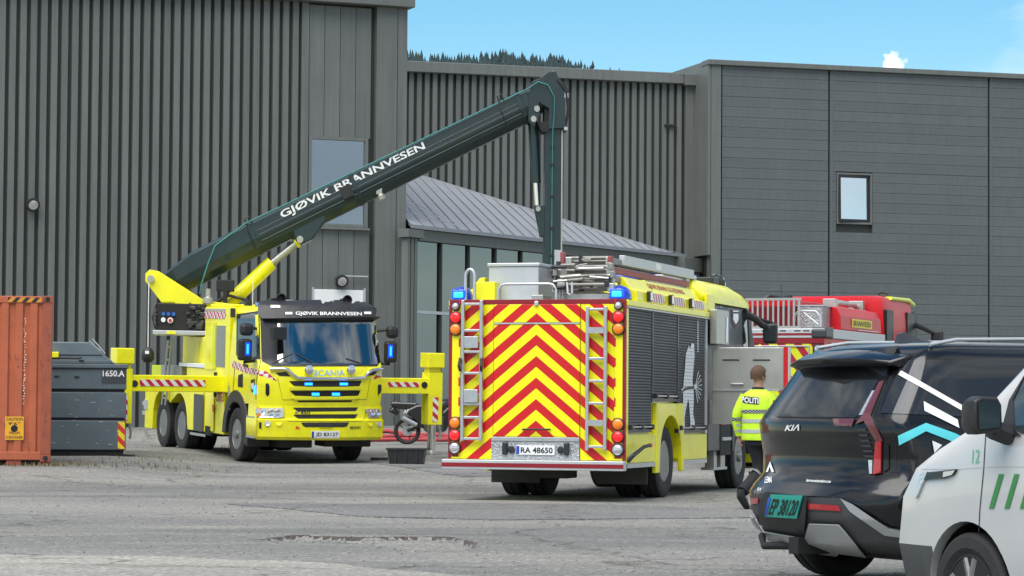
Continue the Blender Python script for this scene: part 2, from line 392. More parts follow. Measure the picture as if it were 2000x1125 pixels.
ys = sorted(set([-500, -100, -20, 0, 6, 10, 13] + [14 + .5 * i for i in range(20)] + [round(23.2 + .045 * i, 3) for i in range(80)] + [27 + .7 * i for i in range(75)] + [82, 90, 100, 130, 200, 400, 900, 2500, 6000]))
g = MB(); nx = len(xs)
g.v = [(x, y, gz(x, y) + ghole(x, y) + (wob(x, y, .35, .02) if 19 < y < 66 else 0)) for y in ys for x in xs]
g.f = [(j * nx + i, j * nx + i + 1, (j + 1) * nx + i + 1, (j + 1) * nx + i) for j in range(len(ys) - 1) for i in range(nx - 1)]; g.m = [0] * len(g.f)
for k, f in enumerate(g.f):
    q = [g.v[i] for i in f]; x = sum(p[0] for p in q) / 4; y = sum(p[1] for p in q) / 4
    if -3.1 < x < .3 and 23.2 < y < 26.8:
        d = max(hdist(p[0], p[1]) for p in q)
        cr_ = [y0 + (y1 - y0) * (x - x0) / (x1 - x0) for (x0, y0), (x1, y1) in zip(PH, PH[1:] + PH[:1]) if (x0 > x) != (x1 > x)]
        far = y > (min(cr_) + 2 * max(cr_)) / 3 if len(cr_) > 1 else True
        if 0 < d < .07 + wob(x, y, 7, .05) and far: g.m[k] = 1
        elif d >= .06: g.m[k] = 2
def asphalt(name, c0, c1, c2):
    mt = M(name, c1, .85, var=0, spec=.25); t = mt.node_tree; n = t.nodes; l = t.links; p = n['Principled BSDF']
    tc = n.new('ShaderNodeTexCoord')
    def nz(s, d=6, r=.6, sc=(1, 1, 1), off=0):
        mp = n.new('ShaderNodeMapping'); mp.inputs['Scale'].default_value = sc; mp.inputs['Location'].default_value = (off, off, 0); l.new(tc.outputs['Object'], mp.inputs[0])
        a = n.new('ShaderNodeTexNoise'); a.inputs['Scale'].default_value = s; a.inputs['Detail'].default_value = d; a.inputs['Roughness'].default_value = r; l.new(mp.outputs[0], a.inputs['Vector']); return a.outputs[0]
    def ramp(v, a, b, ca, cb):
        r = n.new('ShaderNodeValToRGB'); r.color_ramp.elements[0].position = a; r.color_ramp.elements[1].position = b; r.color_ramp.elements[0].color = (*ca, 1); r.color_ramp.elements[1].color = (*cb, 1); l.new(v, r.inputs[0]); return r.outputs[0]
    def mix(f, a, b, mode='MIX'):
        x = n.new('ShaderNodeMixRGB'); x.blend_type = mode
        for i, q in enumerate((f, a, b)):
            if isinstance(q, float): x.inputs[i].default_value = q
            else: l.new(q, x.inputs[i])
        return x.outputs[0]
    big = ramp(nz(.16, 5, .55, (.55, 1.3, 1)), .43, .57, c0, c1)
    dust = ramp(nz(.5, 9, .7, (.4, 1.2, 1), 7), .48, .72, (0, 0, 0), (.75, .75, .75))
    sand = n.new('ShaderNodeRGB'); sand.outputs[0].default_value = (*c2, 1)
    col = mix(dust, big, sand.outputs[0])
    track = ramp(nz(.5, 6, .6, (.25, 1.1, 1), 3), .36, .64, (.86, .87, .88), (1.12, 1.11, 1.08))
    col = mix(1.0, col, track, 'MULTIPLY')
    fine = ramp(nz(17, 4, .8), .36, .64, (.70, .70, .71), (1.28, 1.27, 1.25))
    col = mix(1.0, col, fine, 'MULTIPLY')
    vo = n.new('ShaderNodeTexVoronoi'); vo.inputs['Scale'].default_value = 34; l.new(tc.outputs['Object'], vo.inputs['Vector'])
    chips = ramp(vo.outputs['Color'], .74, .84, (.96, .96, .96), (1.6, 1.58, 1.53)); col = mix(1.0, col, chips, 'MULTIPLY')
    # hairline cracks
    wv = n.new('ShaderNodeTexVoronoi'); wv.feature = 'DISTANCE_TO_EDGE'; wv.inputs['Scale'].default_value = .22
    dist = n.new('ShaderNodeVectorMath'); nzv = n.new('ShaderNodeTexNoise'); nzv.inputs['Scale'].default_value = 1.4; nzv.inputs['Detail'].default_value = 6; l.new(tc.outputs['Object'], nzv.inputs['Vector'])
    sc = n.new('ShaderNodeVectorMath'); sc.operation = 'SCALE'; sc.inputs['Scale'].default_value = 1.3; l.new(nzv.outputs['Color'], sc.inputs[0]); l.new(sc.outputs[0], dist.inputs[0]); l.new(tc.outputs['Object'], dist.inputs[1]); l.new(dist.outputs[0], wv.inputs['Vector'])
    crk = ramp(wv.outputs['Distance'], .003, .010, (.5, .48, .46), (1, 1, 1)); col = mix(.9, col, crk, 'MULTIPLY')
    stain = ramp(nz(.9, 8, .62, (1, .8, 1), 21), .63, .72, (1, 1, 1), (.72, .71, .70)); col = mix(1.0, col, stain, 'MULTIPLY')
    l.new(col, p.inputs['Base Color'])
    b = n.new('ShaderNodeBump'); b.inputs['Strength'].default_value = .8; b.inputs['Distance'].default_value = .03; l.new(nz(20, 4, .8), b.inputs['Height']); l.new(b.outputs[0], p.inputs['Normal'])
    return mt
m_asp = asphalt('worn_asphalt', (.165, .167, .161), (.228, .224, .211), (.285, .272, .245))
m_asp2 = asphalt('newer_asphalt', (.145, .147, .150), (.175, .176, .178), (.22, .215, .205))
m_lip = M('broken_asphalt_edge', (.060, .050, .045), .95, var=.8, scale=25, bump=.6, bscale=60)
m_asp3 = asphalt('dusty_asphalt', (.285, .276, .255), (.325, .313, .285), (.36, .343, .30))
m_floor = asphalt('pothole_floor', (.225, .22, .204), (.265, .257, .236), (.29, .28, .25))
setp(g.build('ground', [m_asp, m_lip, m_floor], smooth=25), kind='structure')
def sheet(name, pxs, mat, dz=.004, n=40):
    P = []
    for k in range(len(pxs)):
        a, b = pxs[k], pxs[(k + 1) % len(pxs)]
        for i in range(n // len(pxs) + 3):
            t = i / (n // len(pxs) + 3); px = a[0] + (b[0] - a[0]) * t; py = a[1] + (b[1] - a[1]) * t
            q = at(px, py, 30); d = ray(px, py); y = 30.
            for _ in range(30):
                hgt = gz(d.x / d.y * y, y); y = y + ((hgt - CAMH) / (d.z / d.y) - y) * .7
            x = d.x / d.y * y
            P.append((x + wob(x, y, 1.7, .10), y + wob(y, x, 1.3, .22)))
    b = bmesh.new(); f = b.faces.new([b.verts.new((x, y, 0)) for x, y in P]); bmesh.ops.triangulate(b, faces=[f])
    for _ in range(5):
        es = [e for e in b.edges if e.calc_length() > .8]
        if not es: break
        bmesh.ops.subdivide_edges(b, edges=es, cuts=1); bmesh.ops.triangulate(b, faces=[q for q in b.faces if len(q.verts) > 3])
    for v in b.verts: v.co.z = gz(v.co.x, v.co.y) + dz + (wob(v.co.x, v.co.y, .35, .02) if 19 < v.co.y < 66 else 0) + .008
    e = bmesh.ops.extrude_edge_only(b, edges=[e for e in b.edges if e.is_boundary])
    for v in e['geom']:
        if isinstance(v, bmesh.types.BMVert): v.co.z -= .05
    me = bpy.data.meshes.new(name); b.to_mesh(me); b.free(); me.materials.append(mat)
    o = bpy.data.objects.new(name, me); COL.objects.link(o); return setp(o, kind='structure')
sheet('asphalt_patch', [(440, 986), (905, 984), (1240, 988), (1520, 1002), (1480, 1014), (1000, 1016), (700, 1009)], m_asp2)
sheet('asphalt_patch', [(760, 893), (1010, 908), (1010, 928), (900, 930), (720, 905)], m_asp2)
sheet('asphalt_patch', [(-200, 1084), (330, 1090), (620, 1100), (930, 1128), (700, 1180), (-300, 1180)], m_asp3)
# loose stones
m_stone = M('loose_stone', (.16, .15, .14), .9, var=.5, scale=9)
st = MB()
for k in range(1500):
    near = k < 200
    if near:
        t = random.random(); i = int(t * len(PH)); a = PH[i]; b_ = PH[(i + 1) % len(PH)]; u = random.random()
        x = a[0] + (b_[0] - a[0]) * u + random.gauss(0, .1); y = a[1] + (b_[1] - a[1]) * u + random.gauss(0, .12)
    else: x = random.uniform(-5.5, 3.5); y = 20.5 + 24 * random.random() ** 1.5; x *= y / 24
    r = random.choice((.005, .006, .008, .010)) * (1.0 if y < 30 else 1.3); z = gz(x, y) + ghole(x, y) + r * .4 + (wob(x, y, .35, .02) if y > 19 else 0)
    ph = random.random() * 6
    st.add([(x + r * math.cos(ph), y + r * math.sin(ph), z), (x - r * math.sin(ph), y + r * math.cos(ph), z), (x - r * math.cos(ph), y - r * math.sin(ph), z), (x + r * math.sin(ph), y - r * math.cos(ph), z), (x, y, z + r), (x, y, z - r)],
           [(0, 1, 4), (1, 2, 4), (2, 3, 4), (3, 0, 4), (1, 0, 5), (2, 1, 5), (3, 2, 5), (0, 3, 5)])
setp(st.build('loose_gravel', m_stone, fix=False), 'small loose stones scattered over the grey asphalt', 'gravel', kind='stuff')
# ================================================================ wooded hill
m_hill = M('hazed_hillside', (.035, .055, .05), .9, var=.3, scale=.01)  # no haze volume: distance haze is painted in as a bluish green tone
m_fir = M('hazed_conifers', (.030, .055, .058), .9, var=.35, scale=.02)  # bluish needle colour carries the distance haze too
HY = 1600.0
def ridge(px): return lerp_tab([(-1500, 60), (300, 78), (790, 121), (900, 128), (990, 121), (1060, 127), (1140, 141), (1250, 170), (1800, 320), (4000, 640)], px)
h = MB(); cols = list(range(-1500, 3600, 50)); rows = 9
for j in range(rows):
    for px in cols:
        t = j / (rows - 1); Y = 700 + (HY + 60 - 700) * t; q = at(px, ridge(px) + 10, HY)
        h.v.append((q.x * Y / HY, Y, q.z * t ** .8 * (1 if j < rows - 1 else .97) - 2))
nc = len(cols)
h.f = [(j * nc + i, j * nc + i + 1, (j + 1) * nc + i + 1, (j + 1) * nc + i) for j in range(rows - 1) for i in range(nc - 1)]; h.m = [0] * len(h.f)
setp(h.build('hill', m_hill, smooth=60), kind='structure')
fo = MB()
for k in range(2600):
    px = random.gauss(random.choice((800, 830, 868, 905, 950, 985, 1020, 1060, 1110, 760, 1085)), 17) if k < 800 else random.uniform(-500, 780) if k % 3 else random.uniform(1120, 2300); dy = random.random() ** 1.2 * 26; Y = HY - dy * 5
    q = at(px, ridge(px) + dy, Y); H_ = random.choice((5, 6, 7, 9, 11, 13, 15)) * random.uniform(.85, 1.1); z0 = q.z - H_ * .55; nseg = 7
    for i in range(nseg):
        a = i / nseg; r = (1 - a) ** .85 * H_ * .33 * random.uniform(.8, 1.15) + .12; zz = z0 + H_ * a; hh = H_ / nseg * 1.9
        ring = [(q.x + r * math.cos(t * 1.047 + k + i) * random.uniform(.6, 1.2), Y + r * math.sin(t * 1.047 + k + i) * random.uniform(.6, 1.2), zz - random.random() * .5) for t in range(6)]
        fo.add(ring + [(q.x, Y, zz + hh)], [(t, (t + 1) % 6, 6) for t in range(6)])
setp(fo.build('conifer_forest', m_fir, fix=False), 'dark spruce wood along the ridge behind the flat roof', 'forest', kind='stuff')
# ================================================================ buildings
def uz(fr, px, py, v=0): q = fr.inv(px, py, 1, v); return q.x, q.z
LW = Frame((790 - 1000) / FPX * 71, 71, 0, rad(22.2))
b = thing('warehouse', 'tall dark grey ribbed metal warehouse behind the ladder truck', 'building', LW)
zpar = uz(LW, 790, 17)[1]; u = lambda px, py=400: uz(LW, px, py)[0]
uL = u(-170)
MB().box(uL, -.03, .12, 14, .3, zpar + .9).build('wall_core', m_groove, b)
uR0, uR1 = u(10), u(584); npitch = 29; pitch = (uR1 - uR0) / npitch
rp = MB().prism([(-.5 * .66 * pitch, .125), (-.5 * .60 * pitch, 0), (.5 * .60 * pitch, 0), (.5 * .66 * pitch, .125)], .5, zpar, 'z')
rib = None; k = -9
while uR0 + (k + .5) * pitch < uR1 + pitch:
    if rib is None: rib = rp.build('cladding_rib', m_cond, b); o = rib
    else: o = inst(rib, b)
    o.location = (uR0 + (k + .5) * pitch, random.uniform(-.004, .004), 0); k += 1
ua, ub = u(601), u(723); nb_ = 4
bw = (ub - ua) / nb_
zt, zwt, zwb = zpar, uz(LW, 660, 268)[1], uz(LW, 660, 444)[1]
for i in range(nb_):
    for (z0, z1) in ((zwt, zt - .05), (.6, zwb - .04)):
        bx('cladding_panel', m_cond, b, ua + bw * i + .006, ua + bw * (i + 1) - .006, .02, .11, z0, z1, .006)
bx('corner_column', m_cond2, b, u(731), u(771), -.1, .12, .5, zpar, .01)
bx('corner_strip', m_cond2, b, u(772.5), 0, -.06, .3, .5, zpar, .01)
bx('edge_trim', m_cond2, b, u(586), u(600), -.03, .12, .5, zpar, .01)
bx('parapet', m_cond2, b, uL, u(800), -.32, .6, zpar, zpar + .9, .02)
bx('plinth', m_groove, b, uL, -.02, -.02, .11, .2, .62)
wnd = MB()
w0, w1 = u(603), u(716)
wnd.box(w0 - .02, w0 + .07, -.02, .1, zwb, zwt).box(w1 - .07, w1 + .03, -.02, .1, zwb, zwt).box(w0 + .07, w1 - .07, -.02, .1, zwt - .08, zwt).box(w0 + .07, w1 - .07, -.06, .1, zwb, zwb + .09)
wn = wnd.build('window', m_cond2, b, .006)
bx('pane', m_wglass, wn, w0 + .07, w1 - .07, .03, .05, zwb + .09, zwt - .08)
bx('sill', m_cond2, wn, w0 - .06, w1 + .06, -.12, .0, zwb - .06, zwb - .005)
d0, d1, dz = u(614), u(711), uz(LW, 660, 566)[1]
dr = bx('door', m_wht, b, d0, d1, -.03, .015, .75, dz, .01)
bx('door_frame', m_aluw, dr, d0 - .05, d0 - .004, -.05, .015, .75, dz + .05); bx('door_frame', m_aluw, dr, d1 + .004, d1 + .05, -.05, .015, .75, dz + .05)
def wall_lamp(px, py, fr, label, arm=False):
    q = fr.inv(px, py, 1, -.05); t = thing('wall_lamp', label, 'lamp', Frame(*(fr.M @ q), fr.eul[2]))
    MB().box(-.10, .10, -.02, .1, -.10, .10).build('bracket', m_blk, t, .01)
    MB().lathe([(.05, 0), (.10, .03), (.16, .12), (.17, .2), (.15, .21)], (0, 0, .05), (0, -1, -.35), 18).build('lamp_shade', m_blk, t, smooth=40)
    MB().lathe([(.14, 0), (.06, .03), (.001, .035)], (0, -.19, -.02), (0, -1, -.35), 14).build('bulb_glass', m_lclr, t, smooth=40)
    if arm: MB().cyl((-.05, -.06, .13), (.75, -.06, .13), .018, n=8).cyl((.5, -.06, .13), (.5, 0, .13), .014, n=8).build('arm', m_aluw, t)
wall_lamp(62, 400, LW, 'small dark wall lamp on the ribbed warehouse wall, far left')
wall_lamp(664, 549, LW, 'black lamp with a pale rod above the white door', True)

MW = Frame((790 - 1000) / FPX * 81.5, 81.5, 0, rad(16.85))
b = thing('factory_hall', 'grey ribbed metal hall set back between the warehouse and the panelled hall', 'building', MW)
u = lambda px, py=300: uz(MW, px, py)[0]
z1 = uz(MW, 1060, 153)[1]; z2 = uz(MW, 1060, 132)[1]
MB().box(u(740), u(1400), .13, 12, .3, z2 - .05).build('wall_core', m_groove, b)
g0, g1 = u(795), u(1319); n_ = 35; pitch = (g1 - g0) / n_
rp = MB().prism([(-.5 * .66 * pitch, .135), (-.5 * .58 * pitch, 0), (.5 * .58 * pitch, 0), (.5 * .66 * pitch, .135)], 5.0, z1, 'z'); rib = None
for k in range(-2, n_):
    if rib is None: rib = rp.build('cladding_rib', m_cond, b); o = rib
    else: o = inst(rib, b)
    o.location = (g0 + (k + .5) * pitch, random.uniform(-.004, .004), 0)
bx('corner_column', m_cond2, b, u(1337), u(1369), -.08, .13, .5, z1, .01)
bx('corner_strip', m_cond2, b, u(1370.5), u(1392), -.05, .13, .5, z1, .01)
bx('edge_trim', m_cond2, b, u(1322), u(1331), -.02, .13, .5, z1, .01)
bx('parapet', m_cond2, b, u(740), u(1331), -.22, .6, z1, z2, .02)
bx('parapet_end', m_cond2, b, u(1331.5), u(1395), -.27, .6, z1 - .05, z2 - .02, .02)
q = MW.inv(1309, 245, 1, -.05); bx('drain_bracket', m_blk, b, q.x - .18, q.x + .18, -.1, .0, q.z - .03, q.z + .03)

AN = Frame((812 - 1000) / FPX * 71.2, 71.2, 0, rad(57.7))
b = thing('glazed_annex', 'low glazed annex with sloping grey metal roof between the halls', 'building', AN)
ze, zf, zt2 = uz(AN, 812, 441)[1], uz(AN, 812, 470)[1], uz(AN, 812, 609)[1]
U1 = uz(AN, 1318, 496)[0]
pw = uz(AN, 914, 540)[0] - uz(AN, 860, 540)[0]
bx('fascia', m_cond2, b, -.05, U1, -.12, .3, zf, ze - .10, .01)
bx('gutter', m_aluw, b, -.3, U1 + .1, -.2, -.1, ze - .09, ze - .03, .01)
n_ = int(U1 / pw) + 1
for i in range(n_ + 1):
    x = uz(AN, 860, 540)[0] + (i - 1) * pw
    if x > U1: break
    bx('mullion', m_groove, b, x - .035, x + .035, -.04, .06, .5, zf)
    x1 = min(x + pw, U1)
    if x1 - x < .2: continue
    for (a0, a1) in ((zt2 + .04, zf - .01), (.55, zt2 - .04)):
        bx('pane', m_aglass, b, x + .035, x1 - .035, .02 + random.uniform(0, .01), .04, a0, a1)
bx('transom', m_aluw, b, -.02, U1, -.05, .05, zt2 - .04, zt2 + .04)
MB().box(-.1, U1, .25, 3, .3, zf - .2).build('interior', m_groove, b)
# roof wedge between eave and hall wall
wl = MW.M @ MW.inv(845, 348, 1, -.02); wr = MW.M @ MW.inv(1316, 494, 1, -.02); dirw = (wr - wl); wl = wl - dirw * .32
e0 = AN.M @ Vector((-.6, -.25, ze)); e1 = AN.M @ Vector((U1 + .3, -.25, ze))
P = [AN.I @ p for p in (e0, e1, wr, wl)]
up = Vector((0, 0, .1)); r_ = MB().add(P + [p - up for p in P], [(0, 1, 2, 3), (7, 6, 5, 4), (0, 4, 5, 1), (1, 5, 6, 2), (2, 6, 7, 3), (3, 7, 4, 0)])
m_roof = M('grey_roof_sheet', (.25, .265, .29), .55, .0, var=.05, scale=1)
roof = r_.build('roof', m_roof, b)
sm = MB(); nse = 26
for k in range(nse):
    t = k / nse; a = P[0] + (P[1] - P[0]) * t + Vector((0, 0, .012))
    dd = (P[3] - P[0]); s_ = 1 - t
    c = a + dd * s_ * .96 + (P[2] - P[1]) * t * .96
    s1 = Vector((.035, 0, 0)); sm.add([a - s1, a + s1, c + s1, c - s1, a - s1 * .5 + Vector((0, 0, .005)), a + s1 * .5 + Vector((0, 0, .005)), c + s1 * .5 + Vector((0, 0, .005)), c - s1 * .5 + Vector((0, 0, .005))],
        [(0, 1, 5, 4), (1, 2, 6, 5), (2, 3, 7, 6), (3, 0, 4, 7), (4, 5, 6, 7)])
setp(sm.build('roof_seam', m_roof, roof, fix=False), kind='stuff')
for k in range(4):
    a = P[0].lerp(P[3], .12 + .09 * k) + Vector((0, 0, .12)); c = P[0].lerp(P[1], .10 + .02 * k) + Vector((0, 0, .1))
    MB().tube([a, c], .010, 5).build('wire', m_alu, roof)
for i, px in enumerate((793, 799, 805)):
    q = LW.inv(px, 600, 1, -.0)
    x = (AN.I @ (LW.M @ q)).x
    bx('fin', m_cond2, b, -.62 + .17 * i, -.50 + .17 * i, -.16, .05, .5, ze - .35, .01)
bx('fin_cap', m_cond2, b, -.72, .02, -.24, .1, ze - .34, ze - .12, .01)
bx('fin_cap', m_cond2, b, U1 - .2, U1 + .95, -.45, .2, ze - .55, ze - .12, .01)
for i in range(4): bx('fin', m_cond2, b, U1 - .1 + .27 * i, U1 + .06 + .27 * i, -.4, .1, .5, ze - .56, .01)

RW = Frame((1387 - 1000) / FPX * 83, 83, 0, rad(16.85))
b = thing('panelled_hall', 'flat grey hall clad in horizontal sandwich panels, on the right', 'building', RW)
u = lambda px, py=300: uz(RW, px, py)[0]
zc0, zc1 = uz(RW, 1500, 132)[1], uz(RW, 1500, 122)[1]
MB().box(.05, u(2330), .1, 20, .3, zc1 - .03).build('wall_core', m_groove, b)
bx('corner_trim', m_cond2, b, 0, u(1407), -.06, .3, .5, zc0, .01)
bx('parapet_cap', m_cond2, b, -.12, u(2330), -.14, .5, zc0, zc1, .015)
bx('side_return', m_cond2, b, -.1, -.01, -.05, 6, 6, zc1 - .02, .01)
joints = [u(1408.5), u(1619), u(1931), u(2240), u(2329)]
wx0, wx1, wz1, wz0 = u(1634), u(1703), uz(RW, 1667, 338)[1], uz(RW, 1667, 438)[1]
ph_ = .315; zs = [zc0 - ph_ * i for i in range(int((zc0 - .9) / ph_) + 1)]
cache = {}
def plank(x0, x1, zt_):
    key = (round(x1 - x0, 3)); L_ = x1 - x0
    if key not in cache:
        pr = [(0, -ph_ + .004), (-.003, -ph_ + .012), (-.003, -ph_ * .68), (.001, -ph_ * .665), (-.002, -ph_ * .65), (-.002, -ph_ * .35), (.001, -ph_ * .335), (-.003, -ph_ * .32), (-.003, -.012), (0, -.004), (.09, -.004), (.09, -ph_ + .004)]
        cache[key] = MB().prism(pr, 0, L_, 'x').build('wall_panel', m_panel, b); o = cache[key]
    else: o = inst(cache[key], b)
    o.location = (x0, random.uniform(-.004, .004), zt_)
for j in range(4):
    a0, a1 = joints[j] + .03, joints[j + 1] - .03
    for z in zs:
        if j == 1 and z > wz0 and z - ph_ < wz1:
            plank(wx1 + .02, a1, z)
            if wx0 - a0 > .1: plank(a0, wx0 - .02, z)
        else: plank(a0, a1, z)
    bx('joint_cover', m_panel, b, joints[j + 1] + .035, joints[j + 1] + .13, -.02, .09, .6, zc0, .005)
fm = MB().box(wx0, wx0 + .06, -.03, .12, wz0, wz1).box(wx1 - .06, wx1, -.03, .12, wz0, wz1).box(wx0 + .06, wx1 - .06, -.03, .12, wz1 - .06, wz1).box(wx0 + .06, wx1 - .06, -.03, .12, wz0, wz0 + .06)
wn = fm.build('window', m_cond2, b, .005)
MB().box(wx0 + .06, wx1 - .06, .14, .2, wz0, wz1).build('reveal', m_drk, wn)
sash = MB().box(-.45, .45, -.02, .02, 0, .07).box(-.45, -.39, -.02, .02, .07, 1.2).box(.39, .45, -.02, .02, .07, 1.2).box(-.39, .39, -.02, .02, 1.13, 1.2).build('sash', m_blk, wn)
sw, sh = (wx1 - wx0 - .16) / .9, (wz1 - wz0 - .14) / 1.2
sash.scale = (sw, 1, sh); sash.location = ((wx0 + wx1) / 2 - .03, -.03, wz0 + .07); sash.rotation_euler = (rad(-1.2), 0, rad(4))
MB().box(-.39, .39, -.012, .0, .07, 1.13).build('pane', M('window_mirror', (.78, .79, .8), .03, 1, var=0), sash)
# ================================================================ shipping container
cz = gz(-7.9, 46.5)
CO = Frame((103 - 1000) / FPX * 46.5, 46.5, cz + .06, rad(10.4))
m_org = M('rusty_orange_paint', (.42, .105, .045), .55, var=.14, scale=2.2, bump=.15, bscale=25, dirt=0)
def rusty(mt, amt=.585):
    t = mt.node_tree; n = t.nodes; l = t.links; p = n['Principled BSDF']; src = p.inputs['Base Color'].links[0].from_socket
    g = n.new('ShaderNodeTexCoord'); a = n.new('ShaderNodeTexNoise'); a.inputs['Scale'].default_value = 3.3; a.inputs['Detail'].default_value = 11; a.inputs['Roughness'].default_value = .78
    mp = n.new('ShaderNodeMapping'); mp.inputs['Scale'].default_value = (2.2, 2.2, .8); l.new(g.outputs['Object'], mp.inputs[0]); l.new(mp.outputs[0], a.inputs['Vector'])
    r = n.new('ShaderNodeValToRGB'); r.color_ramp.elements[0].position = amt; r.color_ramp.elements[1].position = amt + .07; l.new(a.outputs[0], r.inputs[0])
    x = n.new('ShaderNodeMixRGB'); x.inputs[2].default_value = (.09, .03, .018, 1); l.new(r.outputs[0], x.inputs[0]); l.new(src, x.inputs[1]); l.new(x.outputs[0], p.inputs['Base Color'])
rusty(m_org)
m_post = M('rusted_post_paint', (.30, .075, .04), .65, var=.2, scale=3, bump=.2, bscale=25); rusty(m_post, .55)
t = thing('shipping_container', 'rusty orange high shipping container at the left edge beside the skip', 'container', CO)
L_, HH, DD = 6.06, 2.84, 2.44
cp = MB(); prof = []; x = -.16; per = .243
while x > -L_ + .2:
    prof += [(x, .045), (x - per * .30, .045), (x - per * .42, .005), (x - per * .86, .005)]; x -= per
rows_ = [[(a, b_, z) for a, b_ in prof] for z in (.17, HH - .13)]
n = len(prof); cp.add(rows_[0] + rows_[1], [(i, i + 1, n + i + 1, n + i) for i in range(n - 1)])
cp.box(-L_ + .05, -.05, .06, DD - .05, .16, HH - .05)
cp.build('side_wall', m_org, t, fix=False)
bx('corner_post', m_post, t, -.17, 0, -.005, .16, .12, HH - .1, .012); bx('corner_post', m_post, t, -L_, -L_ + .17, -.005, .16, .12, HH - .1, .012)
bx('corner_post', m_post, t, -.17, 0, DD - .16, DD, .12, HH - .1, .012)
bx('top_rail', m_org, t, -L_ + .17, -.17, -.003, .1, HH - .13, HH - .01, .01)
bx('bottom_rail', m_org, t, -L_ + .17, -.17, -.003, .1, .03, .17, .01)
bx('roof', m_org, t, -L_ + .1, -.1, .1, DD, HH - .06, HH - .02)
bx('end_wall', m_org, t, -.06, -.02, .16, DD - .16, .15, HH - .1)
for xx in (-.18, -L_):
    for zz in (0, HH - .12):
        c = bx('corner_casting', m_post, t, xx, xx + .18, -.012, .17, zz, zz + .12, .008)
        MB().lathe([(.001, 0), (.042, 0), (.042, .01)], (xx + .09, -.012, zz + .06), (0, -1, 0), 14).build('casting_hole', m_drk, c)
bx('foot_pad', m_post, t, -.75, -.5, .02, .3, -.1, .035, .01); bx('foot_pad', m_post, t, -.2, 0, .02, .3, -.1, -.002, .01)
hz = stripes('hazard_orange_black', lambda o, f: f('GREATER_THAN', f('FRACT', f('MULTIPLY', f('ADD', o[0], f('MULTIPLY', o[2], -.9)), 6.2)), .5), (.62, .27, .03), (.02, .018, .016))
bx('hazard_strip', hz, t, -.76, -.19, -.008, -.004, HH - .115, HH - .035)
m_stk = M('yellow_sticker', (.72, .36, .02), .5, var=.12, scale=9)
bx('sticker', m_stk, t, -.775, -.462, -.004, .003, .37, .77)
for (w0, w1, zz, s) in ((-.755, -.48, .70, 'CAUTION'), (-.72, -.52, .625, '9\u20326\u2033'), (-.70, -.53, .47, 'HIGH'), (-.765, -.472, .39, 'CONTAINER')):
    text('lettering', s, m_prblk, t, (w0, -.006, zz), (w1 - w0, 0, 0), (0, 0, .05))
MB().lathe([(.03, 0), (.045, .001), (.06, 0)], (-.62, -.005, .565), (0, -1, 0), 20).prism([(-.66, .53), (-.58, .53), (-.62, .6)], -.0065, -.0055).build('pictogram', m_prblk, t)
mk = MB(); random.seed(3)
for k in range(34):
    z = .98 + 1.5 * k / 34; x0 = -.475 + random.uniform(-.015, .01)
    mk.box(x0, x0 + random.uniform(.01, .035), .0005, .003, z, z + random.uniform(.008, .03))
setp(mk.build('faded_marking', M('faded_white', (.6, .45, .38), .7, var=.3), t), kind='stuff')
# ================================================================ waste skip
SK = Frame((251 - 1000) / FPX * 50.4, 50.4, gz(-7.3, 50.6), rad(8.6))
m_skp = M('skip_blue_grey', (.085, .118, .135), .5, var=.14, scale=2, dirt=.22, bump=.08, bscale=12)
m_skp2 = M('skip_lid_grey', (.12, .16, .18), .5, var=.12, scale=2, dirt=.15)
t = thing('waste_skip', 'blue grey steel waste skip with sloping lid, between the container and the ladder truck', 'skip', SK)
W_, D_ = 2.6, 1.5
def zpx(py): return (893 - py) / 105.2
for (za, zb, yy) in ((zpx(881), zpx(824), 0), (zpx(819), zpx(769), .006), (zpx(763), zpx(722), .0)):
    bx('side_panel', m_skp, t, -W_, -.02, yy, D_, za, zb, .012)
bx('inner_shell', m_drk, t, -W_ + .02, -.05, .03, D_ - .03, .1, zpx(725))
bx('top_rim', m_skp, t, -W_, .01, -.04, D_ + .03, zpx(722), zpx(714), .012)
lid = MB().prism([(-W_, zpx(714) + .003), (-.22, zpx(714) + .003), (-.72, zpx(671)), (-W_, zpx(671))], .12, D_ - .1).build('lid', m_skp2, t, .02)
bx('lid_seam', m_drk, lid, -W_, -.47, .112, .119, zpx(697), zpx(695.5))
MB().box(-W_, -.30, .0, .1, zpx(714) + .004, zpx(706)).build('lid_edge', m_skp, lid, .01)
bx('base_runner', m_drk, t, -W_, -.06, .05, D_ - .1, -.02, zpx(882), .02)
bx('ground_bar', m_blk, t, -.35, .16, .1, .25, .0, .035, .01)
bx('lock_flap', m_yel, lid, -1.55, -1.27, .02, .1, zpx(702), zpx(691), .01)
MB().tube([(-1.27, .03, zpx(702)), (-.95, .03, zpx(703)), (-.85, .03, zpx(701))], .022, 8).build('lid_handle', m_blk, lid)
MB().tube([(-.66, .3, zpx(664)), (-.42, .3, zpx(693))], .014, 6).tube([(-.72, .3, zpx(668)), (-.5, .3, zpx(688))], .012, 6).build('lid_stay', m_aluw, lid)
bx('label_patch', M('dark_label', (.035, .042, .05), .5, var=.2), t, -.48, -.03, -.004, .006, zpx(752), zpx(726))
text('lettering', '1650.A', m_wht, t, (-.46, -.008, zpx(738)), (.4, 0, 0), (0, 0, .115), .02)
hz2 = stripes('hazard_red_yellow', lambda o, f: f('GREATER_THAN', f('FRACT', f('MULTIPLY', f('ADD', o[0], o[2]), 4.4)), .5), (.8, .62, .02), (.6, .03, .02))
bx('hazard_strip', hz2, t, -.165, -.04, -.006, .001, zpx(879), zpx(826))
for (x0, zz) in ((-1.35, zpx(739)), (-.98, zpx(740)), (-.9, zpx(708))): bx('hinge_tab', m_drk, t, x0, x0 + .09, -.02, .0, zz, zz + .02)
sc = MB()
